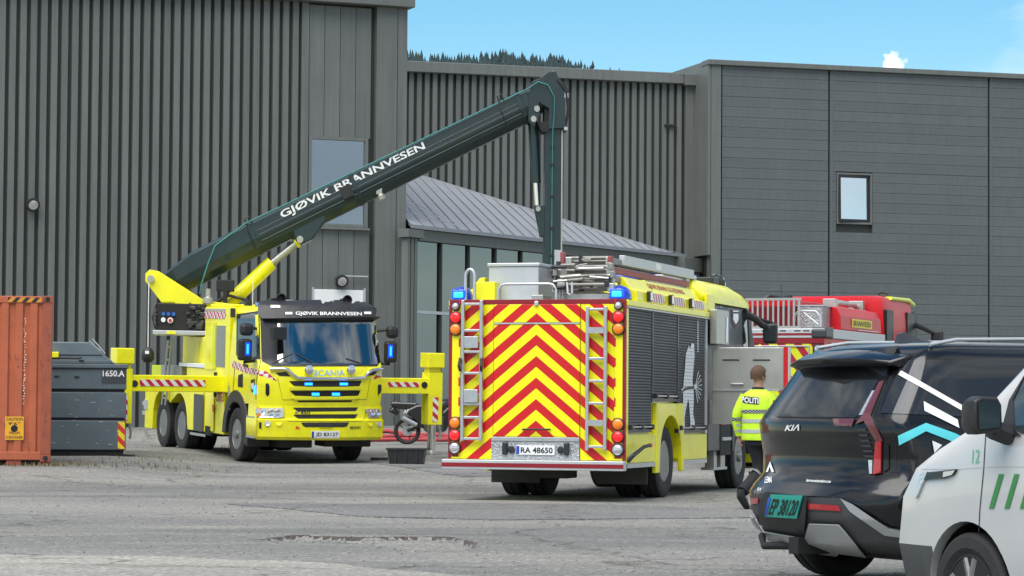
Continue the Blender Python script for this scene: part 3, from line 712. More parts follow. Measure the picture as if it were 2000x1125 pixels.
for k in range(26):
    x0 = random.uniform(-1.4, -.1); z0 = random.uniform(.15, 1.5); sc.box(x0, x0 + random.uniform(.01, .09), -.0022, -.001, z0, z0 + random.uniform(.004, .02))
setp(sc.build('scratches', M('scratch_pale', (.3, .34, .36), .6, var=.2), t), kind='stuff')
# weeds at the container's foot
m_weed = M('dry_grass', (.15, .125, .06), .8, var=.5, scale=6)
gr = MB(); random.seed(11)
def blade(x, y, h, lean):
    z = gz(x, y); a = random.random() * 6.28; w = .006; dx, dy = math.cos(a), math.sin(a)
    gr.add([(x - dy * w, y + dx * w, z), (x + dy * w, y - dx * w, z), (x + dx * lean * .4 + dy * w * .7, y + dy * lean * .4 - dx * w * .7, z + h * .6), (x + dx * lean * .4 - dy * w * .7, y + dy * lean * .4 + dx * w * .7, z + h * .6), (x + dx * lean, y + dy * lean, z + h)], [(0, 1, 2, 3), (3, 2, 4)])
for k in range(800):
    c = random.choice([(-7.75, 46.3, .25, .12), (-7.5, 46.6, .35, .2), (-7.0, 47.2, .7, .35), (-6.3, 48.2, .8, .3), (-8.6, 46.2, .6, .08), (-6.6, 50.2, .5, .3), (-6.5, 58, .8, 1.2)])
    blade(random.gauss(c[0], c[2]), random.gauss(c[1], c[3]), random.uniform(.02, .09), random.uniform(.01, .1))
setp(gr.build('weeds', m_weed, fix=False), 'dry weeds growing at the foot of the orange container', 'grass', kind='stuff')
# ================================================================ things on the yard between the trucks
q = at(795, 868, 64.0)
mc = thing('motorcycle', 'black sport motorcycle parked behind the outrigger, seen from the side', 'motorcycle', loc=(q.x, q.y, gz(q.x, q.y)), rz=rad(4))
m_mb = M('motorcycle_black', (.014, .014, .016), .25, var=.2, coat=.5)
def torus_wheel(x):
    R_ = .315; o = MB().lathe([(R_ - .085, -.05), (R_ - .03, -.075), (R_, -.03), (R_ + .003, 0), (R_, .03), (R_ - .03, .075), (R_ - .085, .05)], (x, 0, R_), (0, 1, 0), 36, closed=True).build('wheel', m_rub, mc, smooth=40)
    r = MB().lathe([(R_ - .07, -.04), (R_ - .1, -.03), (R_ - .1, .03), (R_ - .07, .04)], (x, 0, R_), (0, 1, 0), 30, closed=True)
    for k in range(5):
        a = k * 1.2566; r.tube([(x, 0, R_), (x + .22 * math.cos(a), 0, R_ + .22 * math.sin(a))], .014, 6)
    r.build('rim', M('rim_dark_red', (.2, .02, .02), .4, .4, var=.2), o)
    MB().lathe([(.03, -.055), (.12, -.055), (.12, -.05)], (x, 0, R_), (0, 1, 0), 24).build('brake_disc', m_alu, o)
torus_wheel(0); torus_wheel(1.42)
fr = MB().tube([(-.3, 0, .98), (.1, 0, .86), (.45, 0, .80)], [.05, .09, .12], 10).tube([(.35, 0, .78), (.62, 0, .84), (.95, 0, .92), (1.05, 0, .88)], [.13, .17, .17, .08], 12)
fr.build('fuel_tank_and_seat', m_mb, mc, smooth=50)
MB().tube([(0, .1, .315), (.3, .1, .42), (.55, .08, .42)], .035, 8).tube([(0, -.1, .315), (.3, -.1, .42), (.55, -.08, .42)], .035, 8).tube([(.5, 0, .4), (.45, 0, .75), (1.1, 0, .9)], .04, 8).build('frame', m_drk, mc, smooth=40)
MB().box(.45, .85, -.17, .17, .28, .66).cyl((.5, -.2, .4), (.5, .2, .4), .12).cyl((.75, -.19, .42), (.75, .19, .42), .1).tube([(.7, 0, .6), (.85, 0, .75)], .1, 10).build('engine', M('engine_grey', (.1, .1, .1), .4, .6, var=.3), mc, .015)
MB().tube([(-.30, 0, .88), (-.36, 0, .80), (-.22, 0, .70)], [.06, .1, .05], 10).build('tail_unit', m_mb, mc, smooth=50)
MB().cyl((-.12, -.17, .62), (.22, -.15, .45), .065, .055, 16).build('silencer', m_alu, mc, smooth=40)
MB().tube([(1.42, .09, .315), (1.2, .09, .8)], .028, 8).tube([(1.42, -.09, .315), (1.2, -.09, .8)], .028, 8).build('fork', m_alu, mc)
MB().tube([(1.1, -.35, .98), (1.16, -.1, 1.0), (1.16, .1, 1.0), (1.1, .35, .98)], .018, 8).build('handlebar', m_blk, mc)
MB().prism([(.85, .5), (1.25, .55), (1.5, .85), (1.42, 1.0), (1.15, 1.15), (1.0, .95), (.8, .75)], -.17, .17).build('fairing', m_mb, mc, .05)
MB().prism([(-.08, .78), (.2, .55), (.42, .33), (.9, .30), (1.05, .6), (1.0, .92), (.6, .98), (.2, .92)], -.15, .15).build('side_panel', m_mb, mc, .04)
MB().prism([(-.42, .92), (-.2, .82), (.15, .80), (.45, .86), (.2, .98), (-.36, 1.0)], -.12, .12).build('seat_cowl', m_mb, mc, .04)
text('lettering', 'AF', m_wht, mc, (-.10, -.158, .72), (.12, 0, .02), (.02, 0, .09), .02)
pts = [at(*p) for p in ((758, 902, 51.6), (830, 902, 51.6))]
q = (pts[0] + pts[1]) / 2; zc = gz(q.x, q.y)
t = thing('storage_crate', 'black plastic storage crate standing on the asphalt below the outrigger', 'crate', loc=(q.x, q.y + .25, zc), rz=rad(-4))
c = MB(); wb, wt, hb = .315, .36, .31
def rct(w, d, z): return [(-w, -d, z), (w, -d, z), (w, d, z), (-w, d, z)]
c.loft([rct(wb, .2, 0), rct(wt, .24, hb), rct(wt - .012, .228, hb), rct(wb - .012, .188, .012)], caps=True)
c.build('tub', m_blk, t, .008)
MB().loft([rct(wt + .02, .26, hb - .03), rct(wt + .02, .26, hb + .006), rct(wt - .015, .225, hb + .006), rct(wt - .015, .225, hb - .03)], caps=False, closed=True).build('rim', m_blk, t, .005)
for xx in (-.2, 0, .2): bx('rib', m_blk, t, xx - .012, xx + .012, -.245, -.205, .03, hb - .03)
q = at(741, 884, 53.5); setp(MB().box(-.17, .17, -.15, .15, 0, .055).build('wheel_chock', m_rub, None, .015), 'flat black rubber block on the ground beside the ladder truck wheel', 'chock').location = (q.x, q.y, gz(q.x, q.y))
m_fh = M('red_hose', (.36, .045, .05), .7, var=.15)
for i, (line, lb) in enumerate((([(700, 826), (760, 822), (800, 836), (840, 850), (900, 846)], 'uppermost red fire hose lying behind the motorcycle'),
                  ([(690, 846), (745, 843), (800, 838), (850, 834), (900, 842)], 'middle red fire hose crossing behind the motorcycle wheel'),
                  ([(680, 860), (745, 856), (800, 854), (860, 856), (905, 853)], 'lowest red fire hose, running nearly straight behind the motorcycle wheel'))):
    P_ = []
    for a, b_ in zip(line, line[1:]):
        for k in range(6):
            px = a[0] + (b_[0] - a[0]) * k / 6; py = a[1] + (b_[1] - a[1]) * k / 6; Y = 66.8 - (py - 822) * .045
            w = at(px, py, Y); P_.append((w.x, Y, gz(w.x, Y) + .05))
    setp(MB().tube(P_, .05, 8).build('fire_hose', m_fh, None, smooth=50), lb, 'hose', 'hoses on the ground')
# ================================================================ yellow fire engine (rear view)
gl = M('cab_side_glass', (.07, .085, .09), .05, .7, var=0)
T = Frame(.341, 36.69, 0, rad(72.39))
t = thing('fire_engine', 'yellow fire engine with red chevrons on its rear, ladders on the roof', 'fire engine', T)
CH = .29
chev = stripes('chevron_red_yellow', lambda o, f: f('GREATER_THAN', f('FRACT', f('DIVIDE', f('SUBTRACT', f('ADD', o[2], f('MULTIPLY', f('ABSOLUTE', o[1]), .82)), 2.245), CH)), .5), YEL, (.58, .006, .012), .3)
AX, AF = 2.45, 7.15
arch = [(AX + .62 * math.cos(a), .55 + .62 * math.sin(a)) for a in [math.pi * k / 14 for k in range(15)]]
shell = [(.02, .5), (.02, 2.66), (4.68, 2.66), (4.68, .5), (3.1, .5)] + arch + [(1.8, .5)]
MB().prism(shell, -1.19, 1.19).build('body_shell', m_yel, t)
MB().prism([(x, z) for x, z in [(AX + .6 * math.cos(math.pi * k / 14), .55 + .6 * math.sin(math.pi * k / 14)) for k in range(15)]], -.55, .55).build('wheel_well', m_drk, t)
for sg in (-1, 1):
    y0, y1 = (1.19, 1.245) if sg > 0 else (-1.245, -1.19); yo = 1.245 * sg
    # fender with arch, skirts, top band
    fen = [(1.62, .36), (1.62, 1.335), (3.2, 1.335), (3.2, .36), (3.09, .36)] + [(AX + .62 * math.cos(a) * (1 if True else 1), .6 + .56 * math.sin(a)) for a in [math.pi * k / 14 for k in range(15)]] + [(1.81, .36)]
    MB().prism(fen, y0 - (.012 if sg < 0 else 0), y1 + (.012 if sg > 0 else 0)).build('fender', m_yel, t, .012)
    bx('skirt', m_yel, t, .1, 1.6, y0, y1, .52, .905, .006); bx('skirt', m_yel, t, 3.22, 4.66, y0, y1, .52, .885, .006)
    bx('skirt_trim', m_alu, t, .1, 1.6, min(1.19 * sg, yo + .004 * sg), max(1.19 * sg, yo + .004 * sg), .455, .517); bx('skirt_trim', m_alu, t, 3.22, 4.66, min(1.19 * sg, yo + .004 * sg), max(1.19 * sg, yo + .004 * sg), .455, .517)
    bx('top_band', m_yel, t, .03, 4.7, y0 - (.03 if sg < 0 else 0), y1 + (.03 if sg > 0 else 0), 2.632, 2.715, .012)
    bx('top_band_trim', m_aluw, t, .03, 4.7, y0 - (.034 if sg < 0 else 0), y1 + (.034 if sg > 0 else 0), 2.607, 2.628)
    m_sh = M('shutter_dark', (.030, .034, .042), .42, .2, var=.06, scale=2)
    for (xa, xb, za) in ((.14, 1.40, .93), (1.47, 2.84, 1.36), (2.91, 4.52, .91)):
        pr = []; z = za + .05; k = 0
        while z < 2.60:
            pr += [(yo - sg * .012, z), (yo - sg * .005, z + .006), (yo - sg * .003, z + .02), (yo - sg * .005, z + .034)]; z += .04
        pr = [(sg * 1.18, pr[0][1])] + pr + [(sg * 1.18, pr[-1][1])]
        s = MB().prism(pr, xa, xb, 'x').build('roller_shutter', m_sh, t, smooth=50)
        bx('bottom_rail', m_gry, s, xa, xb, y0, y1, za, za + .05)
        MB().cyl((xa + .04, yo + .03 * sg, za + .075), (xb - .04, yo + .03 * sg, za + .075), .014, n=8).build('handle_bar', m_chr, s)
        for xx in (xa + .06, (xa + xb) / 2, xb - .06): bx('bracket', m_blk, s, xx - .035, xx + .035, min(yo - .02 * sg, yo + .05 * sg), max(yo - .02 * sg, yo + .05 * sg), za + .04, za + .11, .008)
    for xx in (1.435, 2.875): bx('post', m_gry, t, xx - .03, xx + .03, min(1.19 * sg, yo + .003 * sg), max(1.19 * sg, yo + .003 * sg), 1.34, 2.60)
    bx('post', m_aluw, t, 4.56, 4.67, min(1.19 * sg, yo + .003 * sg), max(1.19 * sg, yo + .003 * sg), .89, 2.60); bx('post', m_yel, t, .04, .13, min(1.19 * sg, yo + .003 * sg), max(1.19 * sg, yo + .003 * sg), .52, 2.60)
# figure print on the third shutter
m_prw = M('print_white', (.74, .76, .77), .4, var=.1, scale=20)
def sp(pts): return [(lambda q: (q.x, -1.2475, q.z))(T.inv(px, py, 1, -1.247)) for px, py in pts]
c6 = lambda pts: [(1180 + x / 2.205, 500 + y / 2.205) for x, y in pts]
fig = MB()
for poly in ([(348, 480), (352, 420), (365, 385), (370, 400), (377, 375), (387, 380), (389, 430), (384, 490), (380, 540), (385, 570), (340, 575), (343, 530)],
             [(340, 578), (385, 572), (386, 620), (383, 680), (390, 715), (388, 745), (372, 742), (370, 700), (366, 640), (362, 615), (352, 660), (346, 700), (347, 742), (335, 735), (334, 690), (340, 640)],
             [(332, 575), (352, 555), (352, 572), (334, 592)], [(385, 558), (398, 548), (402, 566), (388, 574)]):
    fig.poly(sp(c6(poly)))
for a in range(-60, 75, 18):
    c, s_ = math.cos(rad(a)), math.sin(rad(a)); x0, y0 = 390, 562
    fig.poly(sp(c6([(x0 + c * 8 - s_ * 1, y0 + s_ * 10 + c * 1), (x0 + c * 32 - s_ * 1.6, y0 + s_ * 75 + c * 1.6), (x0 + c * 32 + s_ * 1.6, y0 + s_ * 75 - c * 1.6), (x0 + c * 8 + s_ * 1, y0 + s_ * 10 - c * 1)])))
fig.build('figure_print', m_prw, t, fix=False)
ln = MB()
for y in range(395, 740, 15):
    a = sp(c6([(341, y), (386, y + 2), (386, y + 3.2), (341, y + 1.2)]))
    ln.poly([(p[0], -1.2495, p[2]) for p in a])
ln.poly([(p[0], -1.2495, p[2]) for p in sp(c6([(332, 580), (360, 562), (388, 560), (388, 570), (360, 572), (335, 588)]))])
ln.build('figure_lines', m_gry, t, fix=False)
tx = MB()
for k in range(17):
    z = 2.10 + .028 * k; tx.box(4.02, 4.10, -1.2478, -1.247, z, z + .014)
tx.build('small_lettering', m_prw, t)
# upper locker fascia with lettering, stripes and scene lights
fa = MB().prism([(-1.24, 2.72), (-1.235, 2.86), (-1.13, 2.90), (-1.03, 3.05), (-.95, 3.06), (-.95, 2.72)], .62, 4.66, 'x').build('roof_locker', m_yel, t, .012)
MB().prism([(1.24, 2.72), (1.235, 2.86), (1.13, 2.90), (1.03, 3.05), (.95, 3.06), (.95, 2.72)], .62, 4.66, 'x').build('roof_locker', m_yel, t, .012)
text('lettering', 'GJ\u00d8VIK BRANN OG REDNING', M('print_orange_red', (.45, .07, .02), .5, var=0), t, (1.75, -1.119, 2.925), (2.1, 0, 0), (0, .062, .092), .02)
zb_ = stripes('stripe_red_white', lambda o, f: f('GREATER_THAN', f('FRACT', f('MULTIPLY', f('ADD', o[0], f('MULTIPLY', o[2], .5)), 7.5)), .52), (.72, .70, .70), (.45, .03, .09))
for k in range(3):
    x0 = 1.12 + 1.2 * k
    p_ = MB().add([(x0 + .16, -1.243, 2.735), (x0 + .98, -1.243, 2.735), (x0 + .86, -1.239, 2.862), (x0 + .20, -1.239, 2.862)], [(0, 1, 2, 3)]).build('reflective_panel', zb_, fa, fix=False)
    bx('scene_light', m_blk, t, x0, x0 + .13, -1.29, -1.235, 2.735, 2.875, .01); bx('light_lens', m_lclr, t, x0 + .004, x0 + .10, -1.296, -1.291, 2.75, 2.86)
bx('roof_deck', m_aluw, t, .05, 4.66, -.94, .94, 2.662, 2.70)
# rear face
bx('rear_panel', chev, t, -.004, .018, .617, 1.085, .56, 2.655); bx('rear_panel', chev, t, -.004, .018, -1.085, -.622, .56, 2.655)
bx('rear_hatch', chev, t, -.022, .018, -.612, .607, .865, 2.385, .006); bx('upper_hatch', chev, t, -.022, .018, -.612, .607, 2.41, 2.655, .006)
bx('hatch_trim', m_aluw, t, -.03, -.002, -.612, .607, 2.388, 2.407)

m_prey = M('edge_yellow', YEL, .4, var=.05)
bx('border_strip', m_dred, t, -.008, .018, -1.25, 1.25, 2.658, 2.722, .004)
for sg in (-1, 1):
    bx('lamp_column', m_prey, t, -.012, .018, min(1.09 * sg, 1.205 * sg), max(1.09 * sg, 1.205 * sg), .56, 2.655); bx('border_strip', m_dred, t, -.016, .018, min(1.207 * sg, 1.25 * sg), max(1.207 * sg, 1.25 * sg), .56, 2.655)
    for k in range(8):
        zz = .74 + .268 * k
        if sg > 0 or True: bx('edge_mark', m_signr, t, -.0135, -.0122, min(1.09 * sg, 1.112 * sg), max(1.09 * sg, 1.112 * sg), zz, zz + .12)
    for (zz, mt, rr) in ((2.63, m_lclr, .048), (2.48, m_lred, .075), (2.318, m_lamb, .075), (1.043, m_lamb, .075), (.876, m_lred, .075), (.702, m_lclr, .075)):
        l_ = MB().lathe([(rr + .012, 0), (rr + .012, .035), (rr, .04), (rr, .02)], (-.012, 1.15 * sg, zz), (-1, 0, 0), 22, closed=False).build('rear_lamp', m_blk, t, smooth=40)
        MB().lathe([(rr, .03), (rr * .9, .055), (rr * .5, .068), (.001, .07)], (-.012, 1.15 * sg, zz), (-1, 0, 0), 22).build('lens', mt, l_, smooth=50)
    bx('reflector', m_dred, t, -.02, -.012, min(1.1 * sg, 1.2 * sg), max(1.1 * sg, 1.2 * sg), .585, .635)
treadm = M('tread_plate', (.42, .43, .44), .38, .8, var=.12, scale=30, bump=.9, bscale=38)
bx('tread_plate', treadm, t, -.018, .018, -.612, .63, .555, .80); bx('sill_strip', m_alu, t, -.03, .018, -.612, .63, .805, .86, .004)
pl = bx('number_plate', m_wht, t, -.04, -.02, -.272, .276, .622, .748, .004); bx('plate_band', m_navy, pl, -.0425, -.0405, .225, .27, .63, .74)
text('lettering', 'RA 48650', m_prblk, pl, (-.0435, .205, .645), (0, -.45, 0), (0, 0, .08), .02)
for yy in (.43, -.44): bx('hook', m_blk, t, -.07, -.018, yy - .035, yy + .035, .62, .79, .015)
for yy in (.34, -.36): MB().lathe([(.045, 0), (.05, .03), (.001, .035)], (-.018, yy, .69), (-1, 0, 0), 16).build('coupling', m_blk, t)
MB().tube([(-.03, .18, .965), (-.075, .17, .965), (-.075, -.19, .965), (-.03, -.2, .965)], .013, 8).build('hatch_handle', m_blk, t)
bp = bx('rear_bumper', m_aluw, t, -.14, .02, -1.26, 1.30, .42, .55, .008); bx('bumper_strip', m_dred, bp, -.146, -.141, -1.26, 1.30, .452, .508)
bx('camera_dome', m_aluw, t, -.05, -.008, -.03, .03, 2.63, 2.70, .015)
# ladders on the rear
def ladder(y0, y1, z0, z1, name, rungs, x=-.07):
    o = MB()
    for y in (y0, y1): o.box(x - .03, x + .03, y - .022, y + .022, z0, z1)
    l_ = o.build(name, m_alu, t, .006)
    for z in rungs: bx('rung', m_alu, l_, x - .025, x + .025, min(y0, y1) + .022, max(y0, y1) - .022, z - .018, z + .018, .006)
    return l_
la = ladder(1.03, .765, .80, 2.715, 'rear_ladder', (.83, 1.12, 1.30, 1.42, 1.72, 2.01, 2.30, 2.66))
bx('step_plate', m_alu, la, -.12, -.09, .80, 1.0, 1.32, 1.50, .006); bx('step_plate', m_alu, la, -.12, -.09, .80, 1.0, 2.06, 2.22, .006)
MB().tube([(-.12, 1.05, 1.75), (-.15, 1.06, 1.82), (-.12, 1.05, 1.92)], .02, 6).tube([(-.12, .75, 1.75), (-.15, .74, 1.82), (-.12, .75, 1.92)], .02, 6).build('grip', m_blk, la)
lb = ladder(-.735, -.985, .69, 2.62, 'hook_ladder', (.74, 1.06, 1.32, 1.62, 1.92, 2.30, 2.58))
bx('clamp_plate', m_alu, lb, -.11, -.09, -.965, -.755, 1.02, 1.1); bx('clamp_plate', m_alu, lb, -.11, -.09, -.965, -.755, 2.26, 2.34)
def arc_tube(pts, r): return MB().tube(pts, r, 8)
hp = [(.02, 1.03, 2.7), (.02, 1.03, 3.02)] + [(.02, .965 + .065 * math.cos(a), 3.04 + .1 * math.sin(a)) for a in [math.pi * k / 8 for k in range(9)]] + [(.02, .90, 3.02), (.02, .90, 2.7)]
MB().tube(hp, .022, 8).build('grab_hoop', m_aluw, t, smooth=60)
hp = [(.03, .56, 2.7), (.03, .56, 2.86), (.03, .52, 2.92), (.03, .45, 2.935), (.03, -.15, 2.935), (.03, -.22, 2.92), (.03, -.26, 2.86), (.03, -.26, 2.7)]
MB().tube(hp, .02, 8).build('roof_rail', m_aluw, t, smooth=60)
bx('roof_box', m_aluw, t, .55, 3.9, .15, .87, 2.705, 3.20, .008); bx('roof_box_lid', m_aluw, t, .53, 3.92, .13, .89, 3.203, 3.25, .01)
bx('box_latch', m_blk, t, 1.1, 1.14, .10, .128, 3.06, 3.24); MB().cyl((1.14, .09, 3.16), (3.8, .09, 3.16), .03, n=8).build('box_rail', m_alu, t)
bx('yellow_case', m_yel, t, .3, .52, .70, 1.02, 2.705, 2.98, .01)
bx('roof_clamp', m_stl, t, .12, .5, -.05, .12, 2.705, 2.79, .01)
MB().lathe([(.02, 0), (.07, .01), (.07, .09), (.02, .1)], (.12, -.31, 2.93), (-1, 0, 0), 18).cyl((.1, -.29, 2.7), (.1, -.29, 2.9), .012, n=6).cyl((.1, -.33, 2.7), (.1, -.33, 2.9), .012, n=6).build('spot_lamp', m_stl, t)
for sg, x1 in ((1, .34), (-1, .62)):
    b_ = MB()
    y0 = 1.12 * sg
    rings = []
    for k in range(9):
        a = k / 8; z = 2.725 + .19 * a; s_ = math.sqrt(max(0, 1 - a ** 2.6)) * .98 + .02
        rings.append([(.0 + .30 * .5 + .15 * s_ * math.cos(i * math.pi / 8) * (1 if math.cos(i * math.pi / 8) < 0 else (x1 / .3)), y0 + .15 * s_ * math.sin(i * math.pi / 8), z) for i in range(16)])
    b_.loft(rings); bc = b_.build('beacon', m_bdome, t, smooth=50)
    MB().box(-.035, -.008, y0 - .07, y0 + .07, 2.75, 2.83).build('beacon_led', m_bcore, bc, .015)
    MB().box(-.012, .02, y0 - .10, y0 + .10, 2.74, 2.86).build('beacon_glow', m_blue, bc, .02)
# side marker arm and mudflaps
MB().tube([(.1, -1.25, .55), (.14, -1.31, .62), (.55, -1.36, .74), (.8, -1.38, .76)], [.035, .03, .025, .025], 8).build('marker_arm', m_blk, t); bx('marker_lamp', m_lamb, t, .8, .86, -1.405, -1.355, .73, .79, .008)
for sg in (-1, 1): MB().box(1.55, 1.585, min(.42 * sg, 1.14 * sg), max(.42 * sg, 1.14 * sg), .20, .62).build('mudflap', M('mudflap_grey', (.06, .06, .058), .7, var=.2, dirt=.3), t, .006)
MB().box(.3, 8.2, -.42, .42, .55, .95).box(4.9, 6.3, -1.1, 1.1, .55, .95).cyl((AX, -1, .51), (AX, 1, .51), .11).cyl((AF, -1, .51), (AF, 1, .51), .09).box(3.4, 4.4, .5, 1.1, .38, .7).box(.3, .8, -.35, .1, .30, .5).build('chassis', m_drk, t, .02)
for sg in (-1, 1):
    wheel(t, AX, 1.02 * sg, .51, .51, .30, sg, dual=True); wheel(t, AF, 1.02 * sg, .51, .51, .32, sg)
# crew cab
lv = [(.85, 4.78, 8.50, 1.2, .03, .22, .02), (1.3, 4.76, 8.56, 1.23, .03, .22, .02), (1.9, 4.76, 8.52, 1.23, .03, .22, .02), (2.45, 4.76, 8.36, 1.21, .03, .22, .03), (2.84, 4.76, 8.22, 1.18, .03, .24, .03), (2.94, 4.8, 8.1, 1.1, .03, .26, .05)]
cabo = slices(lv, 20, 8).build('cab', m_gry, t, smooth=45); SK_ = Skin(cabo, T)
lv = [(2.88, 4.72, 8.2, 1.2, .02, .3, .03), (2.95, 4.7, 8.2, 1.2, .02, .32, .03), (3.08, 4.72, 8.0, 1.14, .03, .36, .05), (3.20, 4.78, 7.5, 1.02, .05, .4, .08), (3.24, 4.9, 7.1, .85, .08, .4, .1)]
slices(lv, 20, 8).build('cab_roof', m_yel, t, smooth=45)
bx('roof_pillar', m_yel, t, 4.72, 5.25, -1.225, -1.175, 2.66, 3.0, .02); bx('roof_pillar', m_yel, t, 4.72, 5.25, 1.175, 1.225, 2.66, 3.0, .02)
MB().prism([(AF - .75, .6), (AF - .75, 1.0), (AF - .5, 1.24), (AF, 1.3), (AF + .5, 1.24), (AF + .75, 1.0), (AF + .75, .55), (AF + .62, .55), (AF + .55, .9), (AF + .35, 1.1), (AF, 1.16), (AF - .35, 1.1), (AF - .55, .9), (AF - .62, .6)], -1.24, -.75).build('front_mudguard', m_blk, t, .01)
MB().prism([(AF - .75, .6), (AF - .75, 1.0), (AF - .5, 1.24), (AF, 1.3), (AF + .5, 1.24), (AF + .75, 1.0), (AF + .75, .55), (AF + .62, .55), (AF + .55, .9), (AF + .35, 1.1), (AF, 1.16), (AF - .35, 1.1), (AF - .55, .9), (AF - .62, .6)], .75, 1.24).build('front_mudguard', m_blk, t, .01)
bx('lower_cab', m_gry, t, 4.78, 6.0, -1.235, 1.235, .62, 1.4, .02); bx('step_box', m_drk, t, 5.55, 6.25, -1.245, 1.245, .55, 1.18, .01)
bx('step', m_alu, t, 5.6, 6.2, -1.27, -1.1, .78, .83); bx('step', m_alu, t, 5.3, 6.2, -1.2, -1.0, .33, .37); bx('step_bracket', m_stl, t, 5.35, 5.55, -1.19, -1.05, .37, .62); bx('step_bracket', m_stl, t, 5.8, 6.1, -1.19, -1.05, .37, .62); bx('reflector', m_lred, t, 5.65, 5.8, -1.262, -1.246, 1.02, 1.12)
bx('front_bumper', m_yel, t, 8.0, 8.62, -1.24, 1.24, .4, .95, .06)
bx('side_window', gl, t, 5.35, 6.4, 1.2, 1.226, 1.95, 2.72, .01); bx('side_window', gl, t, 6.95, 7.9, 1.2, 1.226, 1.75, 2.6, .01)
bx('windscreen', m_glass, t, 8.35, 8.5, -1.0, 1.0, 1.75, 2.65, .02)
# crest and glazing on the cab side
SK_.lay('crest_edge', [(1427.5, 604.5), (1443.5, 605.5), (1443.5, 627), (1441, 636), (1435.5, 642), (1430, 636), (1427.5, 627)], m_dred, t, .006)
SK_.lay('crest_field', [(1428.3, 605.5), (1442.7, 606.5), (1442.7, 627), (1440, 635), (1435.5, 640.5), (1431, 635), (1428.3, 627)], m_prblk, t, .010)
SK_.lay('crest_emblem', [(1431, 613), (1440.5, 613.5), (1441, 625), (1435.8, 634), (1430.5, 625)], m_prw, t, .014); SK_.lay('crest_band', [(1430, 607), (1441, 607.5), (1441, 610), (1430, 609.5)], m_prw, t, .014)
SK_.lay('side_window', [(1402, 586), (1419, 588), (1421, 603), (1405, 602)], m_dglass, t, .005, .004)
SK_.lay('side_window', [(1449.5, 606), (1457, 607), (1460, 678), (1451, 678)], gl, t, .005, .004)
SK_.lay('window_frame', [(1460, 596), (1471, 598), (1472.5, 690), (1462, 690)], m_blk, t, .005, .006)
# opened lockers behind the cab
bx('upper_locker', m_stl, t, 4.80, 5.6, -1.36, -1.25, 2.24, 2.76, .01)
MB().cyl((5.4, -1.37, 2.28), (5.43, -1.37, 2.66), .012, n=6).build('gas_strut', m_chr, t)
fl = bx('folding_panel', m_stl, t, 4.92, 4.98, -2.36, -1.26, 1.55, 2.19, .008)
for yy in (-1.55, -2.02): bx('slot', m_drk, fl, 4.913, 4.919, yy - .13, yy + .13, 1.99, 2.01)
bx('latch', m_alu, fl, 4.88, 4.918, -1.75, -1.55, 1.625, 1.65, .006)
bx('red_edge', m_red, fl, 4.90, 4.985, -2.43, -2.365, 1.50, 2.19); bx('pale_edge', m_aluw, fl, 4.89, 4.985, -2.455, -2.432, 1.50, 2.19)
bx('folding_panel', m_stl, t, 4.92, 4.98, -1.82, -1.26, 1.03, 1.54, .008)
bx('panel_hinge', m_alu, t, 4.90, 4.99, -2.3, -1.27, 1.535, 1.552)
# mirror and roof equipment
arm = MB().tube([(7.45, -1.18, 2.80), (7.7, -1.30, 2.72), (7.9, -1.40, 2.60)], [.07, .06, .05], 8).tube([(7.8, -1.2, 2.76), (8.05, -1.52, 2.66)], .025, 6)
mi = arm.build('mirror_arm', m_blk, t, smooth=40)
bx('mirror', m_blk, mi, 7.98, 8.12, -1.60, -1.36, 2.33, 2.66, .05); bx('mirror', m_blk, mi, 7.98, 8.12, -1.60, -1.36, 1.78, 2.27, .05)
bx('mirror_glass', gl, mi, 7.972, 7.978, -1.575, -1.385, 2.36, 2.62); bx('mirror_glass', gl, mi, 7.972, 7.978, -1.575, -1.385, 1.82, 2.24)
MB().box(6.5, 6.9, -.9, -.6, 3.22, 3.34).build('roof_box_lamp', m_blk, t, .02); MB().cyl((7.3, -.75, 3.26), (7.36, -.75, 3.26), .13).build('roof_horn', m_blk, t, .02); MB().tube([(7.3, -.75 + .15 * math.cos(a), 3.26 + .15 * math.sin(a)) for a in [k * .3 for k in range(22)]], .012, 6).build('lamp_guard', m_chr, t)
bx('light_bar', m_bdome, t, 4.8, 5.2, -.95, .95, 3.22, 3.30, .02)
MB().cyl((5.9, -1.0, 3.2), (5.9, -1.0, 3.62), .006, n=5).build('antenna', m_blk, t)
# ladders lying on the roof
LD = thing('ladder_stack', 'stacked grey extension ladders lying on the roof of the yellow fire engine', 'ladder', T)
m_lad = M('weathered_aluminium', (.27, .26, .235), .5, .45, var=.25, scale=9)
m_ladr = M('ladder_red', (.28, .06, .06), .5, var=.2)
for k in range(4):
    z = 2.84 + .125 * k; w = .39 - .035 * k; xa = .12 + .09 * k; yc = -.62
    for sg in (-1, 1): bx('side_rail', m_ladr if k == 2 and sg < 0 else m_lad, LD, xa, 4.75 - .05 * k, yc + w * sg - .028, yc + w * sg + .028, z, z + .085, .006)
    n_r = 14
    for i in range(n_r): MB().cyl((xa + .05 + i * .32, yc - w, z + .04), (xa + .05 + i * .32, yc + w, z + .04), .02, n=8).build('rung', m_lad, LD) if i in (0, 1, 2) else None
    MB().cyl((xa - .03, yc - w, z + .085), (xa - .03, yc + w * .9, z + .085), .022, n=8).build('pulley_bar', m_lad, LD)
    for sg in (-1, 1): bx('end_bracket', m_stl, LD, xa - .06, xa + .04, yc + w * sg - .05, yc + w * sg + .045, z - .02, z + .10, .012)
for (yy, zz) in ((-.26, 3.36), (-.93, 3.30)): bx('end_stop', m_ladr, LD, .3, .4, yy - .03, yy + .03, zz - .15, zz + .02, .01)
bx('strap', m_blk, LD, .28, .31, -.55, -.50, 2.84, 3.34); bx('strap', m_blk, LD, .36, .39, -.93, -.90, 3.15, 3.36)
